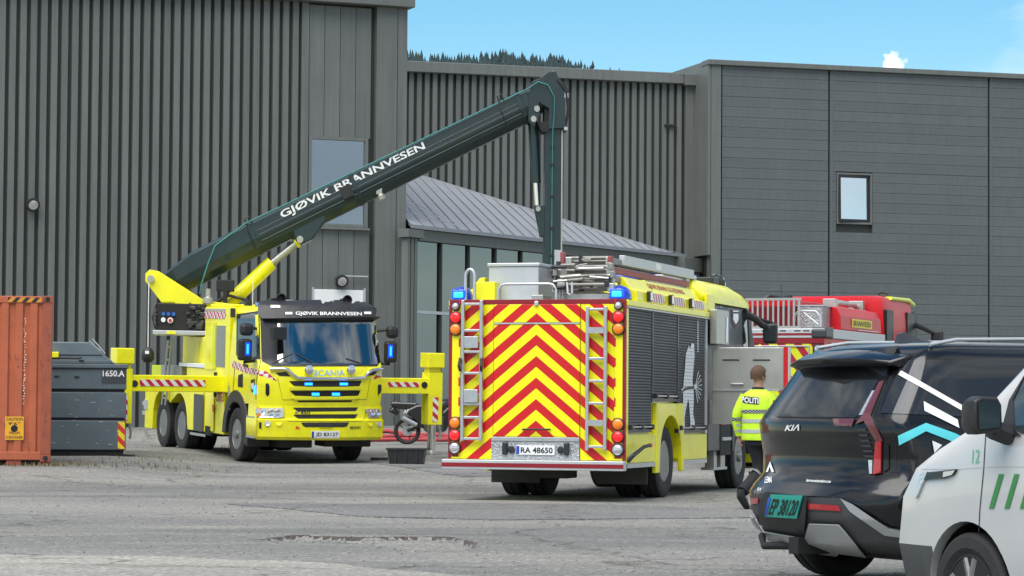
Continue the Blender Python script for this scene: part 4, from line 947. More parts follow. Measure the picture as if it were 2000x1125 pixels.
MB().tube([(-.0, -.42, 2.95), (-.02, -.44, 2.80), (-.02, -.47, 2.78), (-.02, -.50, 2.80), (0, -.49, 2.95)], .016, 6).build('hand_loop', m_aluw, LD)
random.seed(8)
for k in range(22):
    z = random.uniform(2.82, 3.28); y0 = random.uniform(-1.0, -.35); ln_ = random.uniform(.1, .45); x = random.uniform(-.02, .25)
    MB().cyl((x, y0, z), (x + random.uniform(-.02, .05), min(y0 + ln_, -.22), z + random.uniform(-.03, .03)), random.uniform(.012, .026), n=8).build('ladder_fitting', random.choice((m_lad, m_lad, m_blk, m_stl)), LD)
for k in range(10):
    z = random.uniform(2.82, 3.25); y0 = random.choice((-1.02, -.98, -.24, -.28)) + random.uniform(-.03, .03); bx('ladder_bracket', random.choice((m_lad, m_blk)), LD, .0 + random.uniform(0, .1), .15, y0 - .03, y0 + .03, z - .04, z + .05, .008)
bx('roof_rack', m_stl, LD, .2, 4.7, -1.0, -.22, 2.705, 2.80, .01)
bx('top_channel', m_aluw, LD, .9, 4.9, -.98, -.90, 3.22, 3.36, .006); bx('top_plate', m_wht, LD, 2.6, 2.9, -.985, -.981, 3.25, 3.34); bx('end_board', m_stl, LD, 4.55, 4.75, -.95, -.3, 2.8, 3.28, .01)
# ================================================================ yellow aerial ladder truck (front view)
A = Frame(-3.67, 51.9, .17, rad(-66.5), -.035)
t = thing('aerial_platform_truck', 'yellow aerial platform truck facing the camera, dark boom raised over the yard', 'fire truck', A)
AT = t
lv = [(1.12, -1.80, .24, 1.24, .02, .26, .0), (1.5, -1.82, .30, 1.255, .02, .28, .0), (1.86, -1.82, .26, 1.25, .02, .28, .0), (1.95, -1.82, .20, 1.245, .02, .27, .0), (2.68, -1.82, .02, 1.20, .02, .24, .01), (2.90, -1.80, -.10, 1.17, .02, .24, .02), (2.99, -1.7, -.35, 1.08, .05, .24, .03)]
cab = slices(lv, 18, 12).build('cab', m_yel, t, smooth=40); SC = Skin(cab, A)
lv = [(.46, -.55, .20, 1.22, .02, .24, .0), (.52, -.6, .27, 1.27, .02, .26, .0), (.84, -.6, .30, 1.28, .02, .26, .0), (.88, -.55, .25, 1.26, .02, .26, .0), (1.10, -.55, .24, 1.25, .02, .26, .0), (1.118, -.55, .24, 1.25, .02, .26, .0)]
low = slices(lv, 12, 12).build('front_bumper', m_yel, t, smooth=40); SB = Skin(low, A)
c2 = lambda *pts: [(440 + x / 3.125, 560 + y / 3.125) for x, y in pts]
c1 = lambda *pts: [(240 + x / 2.678, 500 + y / 2.678) for x, y in pts]
SC.lay('windscreen_surround', c2((212, 150), (945, 142), (952, 480), (925, 486), (285, 486), (225, 455)), m_blk, t, .004, .006)
SC.lay('windscreen', c2((318, 214), (925, 205), (938, 462), (920, 474), (340, 472), (318, 455)), m_glass, t, .013)
SC.lay('visor', c2((212, 130), (945, 122), (946, 188), (930, 208), (235, 212), (214, 190)), m_blk, t, .02, .13)
visx = [(440 + a / 3.125, 560 + b / 3.125) for a, b in ((420, 203), (808, 207), (420, 182))]
SC.write('lettering', 'GJ\u00d8VIK BRANNVESEN', m_wht, t, *visx, off=.165, bold=.02)
for (x0, x1) in ((280, 336), (880, 930)):
    for k in range(4): SC.lay('work_light', c2((x0 + k * 14, 152), (x0 + k * 14 + 10, 152), (x0 + k * 14 + 10, 164), (x0 + k * 14, 164)), m_lclr, t, .156, .01)
for x0 in (362, 822): SC.lay('visor_mark', c2((x0, 184), (x0 + 40, 184), (x0 + 40, 195), (x0, 195)), m_wht, t, .16)
# side of the cab
SC.lay('side_window_frame', c2((72, 168), (208, 148), (216, 442), (150, 446), (68, 418)), m_blk, t, .004, .004)
SC.lay('side_window', c2((80, 180), (200, 160), (206, 425), (150, 432), (78, 408)), gl, t, .011)
SC.lay('window_pillar', c2((188, 175), (204, 172), (208, 300), (190, 300)), m_yel, t, .014, .004)
m_chk = stripes('checker_red_white', lambda o, f: f('GREATER_THAN', f('FRACT', f('MULTIPLY', f('ADD', f('FLOOR', f('MULTIPLY', f('ADD', o[0], f('MULTIPLY', o[1], .6)), 11)), f('FLOOR', f('MULTIPLY', f('ADD', o[2], f('MULTIPLY', o[0], -.18)), 13))), .5)), .4), (.72, .70, .70), (.5, .02, .07))
SC.lay('checker_strip', c2((44, 448), (140, 492), (255, 518), (322, 580), (240, 548), (120, 525), (44, 490)), m_chk, t, .005)
SC.lay('checker_strip', c2((898, 572), (925, 528), (966, 512), (968, 545), (930, 556)), m_chk, t, .005)
SC.strip('door_seam', c2((60, 470), (50, 600), (45, 690)), .8, m_drk, t); SC.strip('door_seam', c2((215, 150), (222, 430), (190, 570), (188, 690)), .8, m_drk, t)
SC.lay('door_handle', c2((118, 468), (140, 476), (140, 490), (118, 486)), m_blk, t, .004, .03)
SC.lay('crest', c2((157, 570), (180, 562), (180, 625), (168, 645), (157, 632)), m_prblk, t, .006); SC.lay('crest_emblem', c2((160, 590), (177, 584), (177, 618), (168, 632), (160, 622)), m_prw, t, .009)
SC.lay('marker_light', c2((178, 607), (190, 602), (190, 655), (180, 650)), m_bcore, t, .006, .02)
SC.lay('step_recess', c2((80, 540), (108, 530), (108, 615), (78, 610)), m_drk, t, .005)
SC.lay('air_intake', c2((246, 592), (262, 588), (270, 605), (270, 655), (258, 670), (246, 655)), m_drk, t, .006); SC.lay('air_intake', c2((930, 600), (945, 594), (952, 605), (952, 660), (940, 672), (930, 660)), m_drk, t, .006)
# grille
for nm, pl_ in (('grille_slot', ((388, 576), (832, 574), (818, 606), (700, 610), (540, 610), (418, 605))), ('grille_slot', ((394, 636), (824, 633), (810, 664), (690, 668), (540, 668), (426, 664))), ('grille_slot', ((442, 694), (772, 692), (770, 703), (444, 704)))):
    SC.lay(nm, c2(*pl_), m_drk, t, .006)
for (x0, x1, y0) in ((484, 530, 586), (697, 744, 586), (527, 572, 646), (650, 696, 646)):
    SC.lay('grille_light', c2((x0, y0), (x1, y0), (x1, y0 + 15), (x0, y0 + 15)), m_bcore, t, .012, .02)
SC.strip('grille_mesh', c2((400, 590), (820, 588)), .7, m_gry, t, .01); SC.strip('grille_mesh', c2((410, 650), (812, 648)), .7, m_gry, t, .01)
SC.strip('panel_edge', c2((320, 555), (350, 690), (862, 688), (885, 560)), .8, m_drk, t, .004)
m_fin = M('yellow_bright', (.80, .78, .02), .3, var=.03, coat=.4)
SC.lay('grille_bar', c2((392, 612), (822, 610), (815, 626), (400, 628)), m_fin, t, .006, .035)
SC.lay('grille_bar', c2((402, 670), (815, 668), (800, 682), (420, 684)), m_fin, t, .006, .03)
SC.write('lettering', 'SCANIA', m_chr, t, *c2((540, 546), (728, 544), (540, 508)), off=.02, bold=.02)
chp = []
for (x, y) in ((272, 505), (330, 503), (378, 508), (410, 535), (438, 558), (520, 562), (640, 563), (760, 562), (838, 558), (862, 530), (890, 512), (945, 505)):
    p, n = SC.hit(*c2((x, y))[0]); chp.append(A.I @ (p + n * .045))
MB().tube(chp, .032, 10).build('light_bar', m_chr, t, smooth=60)
for (x, y) in ((503, 512), (757, 512)):
    p, n = SC.hit(*c2((x, y))[0]); c = A.I @ (p + n * .06); nn = Vector((1, 0, 0))
    l_ = MB().lathe([(.02, -.05), (.07, -.03), (.088, .02), (.09, .035), (.075, .04)], c, nn, 22).build('spot_lamp', m_chr, t, smooth=40); MB().lathe([(.074, .036), (.05, .05), (.001, .055)], c, nn, 20).build('lens', m_lclr, l_, smooth=50)
SC.lay('dark_inset', c2((306, 525), (372, 520), (400, 548), (330, 545)), m_drk, t, .006); SC.lay('dark_inset', c2((862, 545), (890, 520), (930, 514), (905, 540)), m_drk, t, .006)
# bumper zone
for x0, pl_ in ((0, ((196, 742), (357, 740), (357, 798), (340, 803), (196, 802))), (1, ((850, 747), (962, 745), (962, 802), (870, 803)))):
    SB.lay('headlamp', c2(*pl_), m_lclr, t, .004, .03)
SB.lay('indicator', c2((196, 744), (214, 743), (214, 800), (196, 800)), m_lamb, t, .036); SB.lay('headlamp_bezel', c2((216, 750), (232, 748), (240, 770), (232, 798), (218, 798)), m_chr, t, .037)
for (x, y) in ((280, 770), (320, 770), (890, 773), (925, 773)):
    p, n = SB.hit(*c2((x, y))[0]); MB().lathe([(.065, 0), (.055, .02), (.02, .005), (.001, .004)], A.I @ (p + n * .036), (1, 0, 0), 18).build('headlamp_reflector', m_chr, t, smooth=50)
SB.lay('grille_slot', c2((410, 738), (810, 736), (795, 760), (445, 764)), m_drk, t, .006); SB.lay('grille_slot', c2((412, 783), (806, 782), (790, 805), (445, 806)), m_drk, t, .006)
SB.lay('grille_bar', c2((420, 767), (806, 765), (800, 778), (425, 780)), m_fin, t, .006, .02)
SB.write('lettering', 'P 450', m_chr, t, *c2((426, 782), (516, 781), (426, 762)), off=.03, bold=.03)
SB.strip('panel_edge', c2((352, 705), (358, 800), (385, 822), (830, 822), (852, 800), (858, 700)), .8, m_drk, t, .004)
SB.lay('bumper_slot', c2((462, 829), (755, 828), (742, 852), (725, 857), (492, 857), (475, 850)), m_drk, t, .006); SB.lay('radar', c2((572, 836), (650, 836), (650, 856), (572, 856)), m_gry, t, .010, .02)
for (x, y, r) in ((258, 834, .048), (938, 838, .045)):
    p, n = SB.hit(*c2((x, y))[0]); MB().lathe([(r + .012, 0), (r, .015), (r * .6, .01), (.001, .016)], A.I @ (p + n * .003), A.I.to_3x3() @ n, 18).build('fog_lamp', m_lclr, t, smooth=40)
for (x, y) in ((328, 834), (886, 838)):
    p, n = SB.hit(*c2((x, y))[0]); MB().lathe([(.055, 0), (.052, .006), (.001, .006)], A.I @ (p + n * .002), A.I.to_3x3() @ n, 18).build('tow_cover', m_yel, t, smooth=30)
SB.lay('sensor', c2((205, 828), (220, 828), (220, 866), (205, 864)), m_blk, t, .004, .01)
SB.write('lettering', 'R', m_signr, t, *c2((430, 870), (458, 870), (430, 853)), off=.006, bold=.03); SB.write('lettering', 'BRANN', m_prblk, t, *c2((762, 870), (824, 868), (762, 852)), off=.006, bold=.02)
npl = SB.lay('number_plate', c2((524, 880), (695, 880), (695, 921), (524, 921)), m_wht, t, .012, .012)
SB.lay('plate_band', c2((526, 882), (539, 882), (539, 919), (526, 919)), m_navy, npl, .026); SB.write('lettering', 'JD 83127', m_prblk, npl, *c2((550, 914), (686, 914), (550, 888)), off=.027, bold=.02)
for (a, b_) in (((285, 470), (410, 410)), ((430, 410), (530, 466)), ((735, 440), (815, 468))): SC.strip('wiper', c2(a, b_), 1.6, m_blk, t, .03)
# mirrors
for sg, y0, y1 in ((-1, -1.62, -1.36), (1, 1.34, 1.58)):
    ar = MB().tube([(-.25, sg * 1.2, 2.55), (-.12, (y0 + y1) / 2, 2.6)], .03, 8).tube([(-.25, sg * 1.2, 1.95), (-.12, (y0 + y1) / 2, 1.92)], .03, 8).build('mirror_arm', m_blk, t)
    bx('mirror', m_blk, ar, -.20, -.02, y0, y1, 1.95, 2.36, .05); bx('mirror', m_blk, ar, -.18, .0, y0 + .02, y1 + .02, 2.42, 2.66, .07)
    bx('strobe', m_bcore, ar, -.018, -.008, (y0 + y1) / 2 - .02 - .03 * sg, (y0 + y1) / 2 + .02 - .03 * sg, 2.08, 2.26, .005); bx('strobe_glow', m_blue, ar, -.019, -.012, (y0 + y1) / 2 - .045 - .03 * sg, (y0 + y1) / 2 + .045 - .03 * sg, 2.05, 2.29, .005)
MB().tube([(.1, -1.0, 2.62), (.3, -.95, 2.56)], .03, 6).box(.2, .38, -1.1, -.82, 2.36, 2.6).build('front_mirror', m_blk, t, .04)
# cab roof equipment
bx('blue_light_bar', M('light_bar_blue', (.02, .16, .42), .2, var=.1, coat=.5), t, -.75, -.4, -1.1, -.62, 2.97, 3.06, .02); bx('blue_light_bar', M('light_bar_blue', (.02, .16, .42), .2, var=.1, coat=.5), t, -.6, -.3, .75, 1.15, 2.97, 3.05, .02)
MB().tube([(-.4, -.4, 2.95), (-.4, -.3, 3.05), (-.4, .1, 3.06), (-.35, .25, 2.97)], .03, 8).tube([(-.4, .25, 2.98), (-.4, .45, 3.07), (-.4, .8, 3.05), (-.3, .95, 2.95)], .03, 8).build('roof_hose', m_blk, t, smooth=60)
for y in (-.72, .62):
    MB().lathe([(.03, -.3), (.04, -.1), (.10, .06), (.09, .065), (.04, -.02)], (-.35, y, 3.14), (1, 0, 0), 18).box(-.75, -.55, y - .12, y + .12, 3.0, 3.14).build('roof_horn', m_blk, t, smooth=35)
bx('roof_tray', m_yel2, t, -1.3, -.6, -.55, .7, 2.98, 3.03, .01); bx('roof_case', m_wht, t, -1.2, -.9, -.4, -.1, 3.03, 3.12, .02)
MB().cyl((-1.5, -.9, 2.95), (-1.5, -.9, 3.55), .007, n=5).build('antenna', m_wht, t); bx('work_lamp', m_blk, t, -1.75, -1.6, -1.0, -.85, 2.98, 3.1, .02)
# front wheels, mudguards
FX = -1.35
gd = [(FX + r * math.cos(a), .5 + r * math.sin(a) * 1.05) for r, rng in ((.82, range(-1, 14)), (.60, range(13, -2, -1))) for a in [math.pi * k / 13 for k in rng]]
for sg in (-1, 1):
    MB().prism(gd, sg * 1.26 if sg < 0 else .8, -.8 if sg < 0 else 1.26).build('front_mudguard', m_blk, t, .015)
    wheel(t, FX, sg * 1.06, .5, .515, .34, sg)
    bx('step_box', m_blk, t, -.62, -.12, sg * 1.24 if sg < 0 else .9, -.9 if sg < 0 else 1.24, .45, 1.1, .02); bx('step', m_alu, t, -.6, -.1, sg * 1.27 if sg < 0 else 1.0, -1.0 if sg < 0 else 1.27, .48, .53); bx('step', m_alu, t, -.6, -.1, sg * 1.27 if sg < 0 else 1.0, -1.0 if sg < 0 else 1.27, .85, .89)
    for ax_ in (-5.2, -6.55): wheel(t, ax_, sg * 1.04, .5, .51, .30, sg, dual=True)
MB().box(-7.7, -.2, -.45, .45, .6, 1.05).cyl((FX, -1, .5), (FX, 1, .5), .1).cyl((-5.2, -1, .5), (-5.2, 1, .5), .11).cyl((-6.55, -1, .5), (-6.55, 1, .5), .11).box(-.7, -.1, -.75, -.1, .30, .48).box(-.7, -.1, .15, .8, .32, .48).box(-4.6, -3.6, -1.0, 1.0, .35, .9).build('chassis', m_drk, t, .02)
# cabinet behind the cab
cb = bx('equipment_cabinet', m_yel, t, -3.5, -1.88, -1.24, 1.24, 1.28, 2.96, .02); bx('lower_cabinet', m_yel, t, -3.5, -2.2, -1.22, 1.22, .45, 1.275, .015)
bx('cabinet_roof', m_yel, t, -3.45, -1.95, -1.15, 1.15, 2.965, 3.02, .02)
SIDE = lambda px, py: A.inv(px, py, 1, -1.24)
def srect(name, px0, py0, px1, py1, mat, d0=.002, d1=.012, bev=0):
    a = SIDE(px0, (py0 + py1) / 2); c = SIDE(px1, (py0 + py1) / 2); zt_ = SIDE((px0 + px1) / 2, py0).z; zb2 = SIDE((px0 + px1) / 2, py1).z
    return bx(name, mat, t, a.x, c.x, -1.24 - d1, -1.24 - d0, zb2, zt_, bev)
m_slg = M('shutter_grey', (.30, .31, .31), .4, .5, var=.06)
srect('checker_strip', 401, 608, 441, 622, m_chk); srect('strip_edge', 401, 603, 441, 607, m_aluw)
srect('roller_shutter', 423, 636, 440, 717, m_slg); srect('shutter_post', 418, 630, 422, 720, m_yel2, .002, .03); srect('cabinet_door', 402, 640, 416, 722, m_yel, .002, .015, .006)
srect('vent', 451, 602, 460, 620, m_drk); srect('grab_rail', 421, 727, 424, 775, m_drk, .01, .04)
a = SIDE(422, 784); c = SIDE(439, 784); text('lettering', 'G13', M('print_brown_red', (.34, .06, .02), .5, var=0), t, (a.x, -1.256, a.z), (c.x - a.x, 0, 0), (0, 0, .19), .03)
srect('lower_shutter', 379, 770, 397, 842, M('shutter_charcoal', (.09, .09, .09), .5, .3, var=.1)); srect('locker_door', 402, 770, 418, 842, m_yel, .0, .014, .006); srect('red_mark', 416, 790, 419, 804, m_signr, .013, .017); srect('sill_trim', 372, 846, 402, 851, m_alu); srect('grille', 402, 832, 412, 850, m_drk, .015, .018)
srect('badge', 446, 745, 450, 800, m_stl)
# rear deck, fenders
dk = MB().prism([(-7.75, .35), (-7.75, 1.25), (-3.55, 1.25), (-3.55, .45), (-4.55, .45)] + [(-5.2 + .6 * math.cos(a), .55 + .62 * math.sin(a)) for a in [math.pi * k / 10 for k in range(0, 7)]] + [(-5.87, .95)] + [(-6.55 + .6 * math.cos(a), .55 + .62 * math.sin(a)) for a in [math.pi * k / 10 for k in range(4, 11)]] + [(-7.17, .35)], -1.24, 1.24).build('rear_fender_body', m_yel, t, .01)
bx('deck', m_yel, t, -7.7, -3.52, -1.2, 1.2, 1.255, 1.42, .01); bx('deck_side', m_yel2, t, -7.6, -6.2, -1.15, 1.15, 1.42, 1.7, .01)
bx('deck_locker', m_yel, t, -4.9, -3.55, -1.18, 1.18, 1.42, 1.72, .01); bx('turntable_base', m_yel, t, -6.0, -3.6, -.95, .95, 1.72, 2.35, .02); bx('white_tray', m_wht, t, -5.4, -3.6, -1.2, -.98, 1.73, 1.80)
bx('grey_trough', m_stl, t, -6.8, -5.3, -1.18, -.9, 1.45, 1.72, .01); bx('rear_lamp_box', m_aluw, t, -7.78, -7.5, -1.26, -1.1, .75, .95)
for k, (za, zb2) in enumerate(((.62, .70), (.82, .90))): bx('rear_step', m_aluw, t, -8.1, -7.78, -1.2, -.8, za, zb2)
ldr = MB()
p0, p1 = Vector((-6.1, -1.30, .9)), Vector((-5.75, -1.30, 2.25))
for dx in (-.13, .13): ldr.tube([p0 + Vector((dx, 0, 0)), p1 + Vector((dx, 0, 0))], .032, 6)
l_ = ldr.build('access_ladder', m_alu, t)
for k in range(5):
    p = p0.lerp(p1, (k + .5) / 5); MB().cyl(p - Vector((.13, 0, 0)), p + Vector((.13, 0, 0)), .018, n=6).build('rung', m_alu, l_)
# outriggers
m_rw = stripes('stripe_red_white_diag', lambda o, f: f('GREATER_THAN', f('FRACT', f('MULTIPLY', f('ADD', o[1], f('MULTIPLY', o[2], .9)), 5.2)), .5), (.74, .72, .70), (.5, .015, .04))
m_rw2 = stripes('stripe_red_white_diag2', lambda o, f: f('GREATER_THAN', f('FRACT', f('MULTIPLY', f('ADD', o[2], f('MULTIPLY', o[1], .9)), 5.2)), .5), (.74, .72, .70), (.5, .015, .04))
bm = bx('outrigger_beam', m_yel, t, -2.62, -2.26, -3.30, 3.42, 1.285, 1.60, .012)
XF = -2.256
FR = lambda px, py: A.inv(px, py, 0, XF)
def frect(name, px0, py0, px1, py1, mat, d=.006, parent=bm):
    a = FR(px0, py0); c = FR(px1, py1); return bx(name, mat, parent, XF, XF + d, a.y, c.y, c.z, a.z)
frect('stripe_decal', 273, 741, 401, 755, m_rw); frect('stripe_decal', 758, 746, 818, 756, m_rw)
for px, py in ((263, 749), (829, 752)):
    q = FR(px, py); MB().lathe([(.065, 0), (.065, .01), (.001, .01)], (XF, q.y, q.z), (1, 0, 0), 20).build('cap', m_drk, bm)
for s_, y0, y1 in ((1, 3.13, 3.43), (-1, -3.36, -3.06)):
    jk = bx('jack', m_yel, t, -2.64, -2.24, y0, y1, .66, 1.72, .01); yc = (y0 + y1) / 2
    bx('jack_neck', m_yel, jk, -2.58, -2.30, y0 + .02, y1 - .02, 1.72, 1.82, .01); bx('jack_cover', m_yel, jk, -2.66, -2.2, y0 - .04, y1 + .02, 1.82, 2.12, .015)
    MB().cyl((-2.42, yc, .06), (-2.42, yc, .7), .085, n=18).build('jack_ram', m_chr, jk, smooth=40); MB().lathe([(.10, -.02), (.12, .0), (.11, .06), (.06, .08)], (-2.42, yc, .06), (0, 0, 1), 18).build('jack_foot', m_stl, jk)
    MB().box(-2.72, -2.12, yc - .3, yc + .3, -.10, .035).build('ground_plate', m_drk, jk, .01)
    MB().tube([(-2.42, y1 - .02, .75), (-2.42, y1 + .04, .5), (-2.45, y1 + .03, .36)], .03, 6).build('ram_guide', m_aluw, jk)
    bx('stripe_decal', m_rw2, jk, -2.238, -2.234, yc - .06, yc + .06, .72, 1.22)
# ---------------------------------------------------------------- turret and boom (own vertical plane)
G = A.M @ Vector((-4.9, 0, 0)); BF = Frame(G.x, G.y, 0, rad(28)); BN = Frame(G.x, G.y, 0, rad(4))
def turn(v):
    # the boom was measured in a plane 28 degrees off; bring it to its real bearing of 4 degrees
    p = BF.M @ Vector((v.x, 0, v.z)) - CP; o = BN.I @ CP; d = BN.I.to_3x3() @ p; q = o + d * (-o.y / d.y)
    return BN.M @ Vector((q.x, v.y, q.z))
def put(mb, name, mat, parent=AT, bev=0, smooth=0):
    mb.v = [tuple(A.I @ turn(Vector(v))) for v in mb.v]; return mb.build(name, mat, parent, bev, smooth)
put(MB().cyl((0, 0, 2.5), (0, 0, 2.95), .8, n=28).cyl((0, 0, 2.95), (0, 0, 3.1), .6, n=28), 'turntable', m_yel, smooth=30)
fr_ = [(-2.09, 3.93), (-2.0, 4.02), (-1.80, 3.99), (-.80, 3.42), (.5, 3.30), (.5, 3.0), (-.6, 3.0), (-1.12, 3.37), (-1.33, 3.14), (-1.46, 3.37), (-1.74, 3.36), (-2.09, 3.78)]
for y in (-.45, .40): put(MB().prism(fr_, y, y + .05), 'turret_plate', m_yel, bev=.008)
put(MB().cyl((-1.97, -.52, 3.83), (-1.97, .52, 3.83), .075, n=18), 'pivot_pin', m_stl, smooth=40)
put(MB().box(-.8, .9, -.40, .40, 3.0, 3.3).box(-1.75, -.6, -.40, .40, 3.1, 3.36), 'turret_frame', m_yel, bev=.02)
E_ = Vector((math.cos(rad(26.2)), 0, math.sin(rad(26.2)))); Nn = Vector((-E_.z, 0, E_.x))
B0 = Vector((-.3, 0, 4.854)) - Nn * .355
def sec(s, sc=1, wy=1): return [B0 + E_ * s + Nn * (n_ * sc) + Vector((0, y * sc * wy, 0)) for y, n_ in ((-.20, .355), (.20, .355), (.30, .30), (.31, -.02), (.27, -.20), (.16, -.345), (-.16, -.345), (-.27, -.20), (-.31, -.02), (-.30, .30))]
def boom(name, s0, s1, sc, mat=m_boom): return put(MB().loft([sec(s0, sc), sec(s1, sc)]), name, mat, bev=.006)
base = [sec(.02)]
# tapering heel towards the pivot
heel = []
for s, sc, dn in ((-1.75, .55, -.05), (-1.45, .8, -.06), (-.9, .98, -.02), (.5, 1, 0)):
    heel.append([p + Nn * dn for p in sec(s, sc)])
put(MB().loft(heel), 'boom_heel', m_boom, bev=.006)
bo = boom('boom_section', .45, 7.55, 1); boom('boom_section', 7.55, 7.72, .93); boom('boom_section', 7.72, 7.9, .86); boom('boom_section', 7.9, 8.15, .79)
for s in (.42, 3.0, 7.4): put(MB().loft([sec(s, 1.05), sec(s + .10, 1.05)]), 'collar', m_boom, bev=.005)
for yy, nn_ in ((-.312, .12), (-.314, .02), (-.30, -.11)): put(MB().tube([B0 + E_ * .6 + Nn * nn_ + Vector((0, yy, 0)), B0 + E_ * 7.4 + Nn * nn_ + Vector((0, yy, 0))], .007, 5), 'boom_rib', m_boom)
g_, fs_ = text_geo('GJ\u00d8VIK BRANNVESEN', .02); sA, sB = 1.22, 4.92
put(MB().add([B0 + E_ * (sA + (sB - sA) * a) + Nn * (.07 + .21 * b_) + Vector((0, -.3105 + .004 * b_ - .004, 0)) for a, b_ in g_], fs_), 'lettering', m_prw, bo)
def BP(s, n_, y=0): return B0 + E_ * s + Nn * n_ + Vector((0, y, 0))
put(MB().box(-.2, .2, -.03, .03, -.16, .16), 'label_plate', m_stl) if False else None
bk = MB(); bk.loft([[BP(2.68, -.1, -.34), BP(2.68, .16, -.34), BP(2.68, .16, -.31), BP(2.68, -.1, -.31)], [BP(2.95, -.1, -.36), BP(2.95, .16, -.36), BP(2.95, .16, -.31), BP(2.95, -.1, -.31)]]); put(bk, 'hose_clamp', m_blk)
for s in (.44, 7.0):
    put(MB().tube([BP(s, .30, -.33), BP(s, .45, -.36), BP(s + .12, .46, -.36), BP(s + .12, .3, -.33)], .018, 6).tube([BP(s - .04, .2, -.33), BP(s - .04, -.28, -.33)], .010, 6), 'hose_bracket', m_blk)
put(MB().prism([(1.12, 4.95), (1.22, 4.72), (1.36, 4.66), (1.6, 4.78), (1.92, 5.22), (1.86, 5.32), (1.2, 5.02)], -.26, .26), 'ram_lug', m_boom, bev=.03)
put(MB().cyl((-.35, 0, 3.32), (.67, 0, 4.27), .155, n=20), 'ram_barrel', m_yel, smooth=40)
put(MB().cyl((.6, 0, 4.2), (1.27, 0, 4.73), .085, n=18), 'ram_rod', m_stl, smooth=40); put(MB().cyl((1.2, 0, 4.68), (1.26, 0, 4.73), .12, n=18), 'ram_collar', m_yel, smooth=40); put(MB().cyl((1.31, -.3, 4.76), (1.31, .3, 4.76), .075, n=16), 'ram_pin', m_stl, smooth=40)
# elbow, down arm and its ram
for y in (-.30, .24): put(MB().prism([(6.72, 8.05), (6.80, 8.42), (7.02, 8.52), (7.20, 8.66), (7.40, 8.70), (7.62, 8.25), (7.66, 7.45), (7.2, 7.40), (7.24, 7.85), (6.98, 7.98), (7.02, 7.72), (6.86, 7.42), (6.72, 7.55)], y, y + .06), 'elbow_plate', m_boom, bev=.008)
put(MB().box(7.12, 7.50, -.22, .22, 7.5, 8.45), 'elbow_block', m_drk, bev=.03); put(MB().loft([[(7.05, -.2, 8.5), (7.36, -.2, 8.72), (7.36, .2, 8.72), (7.05, .2, 8.5)], [(7.26, -.2, 8.2), (7.58, -.2, 8.42), (7.58, .2, 8.42), (7.26, .2, 8.2)]]), 'valve_block', m_stl, bev=.02)
for k in range(4): put(MB().tube([(7.44 + .05 * k, -.3 + .06 * k, 8.5), (7.66 + .03 * k, -.33 + .06 * k, 8.25), (7.72, -.3 + .05 * k, 7.8), (7.64, -.28 + .05 * k, 7.35)], .028, 7), 'hydraulic_hose', m_blk, smooth=60)
put(MB().box(7.62, 7.72, -.32, -.2, 8.12, 8.22).box(7.62, 7.70, -.32, -.2, 7.40, 7.47), 'fitting', m_aluw)
for (u_, z_) in ((6.93, 7.83), (6.85, 7.60)): put(MB().cyl((u_, -.33, z_), (u_, .33, z_), .07, n=16), 'elbow_pin', m_stl, smooth=40)
put(MB().cyl((7.12, -.3, 7.45), (7.12, .3, 7.45), .12, n=18), 'guide_roller', m_drk, smooth=40)
arm_ = put(MB().box(7.15, 7.56, -.21, .21, 3.4, 7.5), 'lower_arm', m_boom, bev=.02); put(MB().box(7.562, 7.60, -.19, .19, 4.0, 7.4), 'arm_edge', m_stl); put(MB().box(7.40, 7.58, -.225, -.212, 4.2, 4.75), 'label_plate', m_aluw)
put(MB().cyl((6.86, 0, 7.58), (6.95, 0, 6.22), .125, n=18), 'ram_barrel', m_boom, smooth=40); put(MB().cyl((6.94, 0, 6.3), (6.99, 0, 5.68), .075, n=16), 'ram_rod', m_chr, smooth=40)
put(MB().prism([(6.90, 5.72), (7.2, 5.74), (7.2, 5.02), (7.06, 5.04)], -.16, .16), 'arm_lug', m_boom, bev=.01); put(MB().cyl((6.99, -.2, 5.64), (6.99, .2, 5.64), .06, n=14), 'ram_pin', m_stl, smooth=40)
cg = MB().box(6.6, 8.1, -.5, .5, 2.3, 2.38)
for (x, y) in ((6.6, -.5), (8.1, -.5), (6.6, .5), (8.1, .5)): cg.cyl((x, y, 2.35), (x, y, 3.4), .03, n=8)
for z in (2.85, 3.4):
    cg.tube([(6.6, -.5, z), (8.1, -.5, z), (8.1, .5, z), (6.6, .5, z), (6.6, -.5, z)], .025, 6)
put(cg, 'rescue_cage', m_yel)
# teal hose along the boom
hp = [BF.inv(410, 574, 1, -.5), BF.inv(413, 556, 1, -.5), BF.inv(424, 515, 1, -.45), BF.inv(436, 480, 1, -.4), BP(.44, .36, -.36)] + [BP(s, .36 - .006 * s, -.33) for s in (1.5, 3, 4.5, 6, 7.2, 7.8)] + [Vector((6.95, -.36, 8.42)), Vector((7.2, -.38, 8.36)), Vector((7.36, -.38, 8.1)), Vector((7.36, -.36, 7.7)), Vector((7.33, -.28, 7.3)), Vector((7.33, -.25, 6.5)), Vector((7.33, -.25, 5.5)), Vector((7.32, -.25, 4.5)), Vector((7.31, -.25, 3.6))]
put(MB().tube(hp, .015, 7), 'supply_hose', m_hose, smooth=60)
for z in (7.0, 6.6, 5.9, 5.2, 4.6): put(MB().box(7.29, 7.37, -.28, -.21, z, z + .05), 'hose_clip', m_blk)
q = BF.inv(752, 385, 1, -.2); put(MB().lathe([(.05, -.08), (.09, -.04), (.09, .06), (.05, .08)], (q.x, -.2, q.z), (.5, 0, -1), 14).box(q.x - .12, q.x + .02, -.25, -.1, q.z + .05, q.z + .2), 'boom_lamp', m_stl, bev=.01)
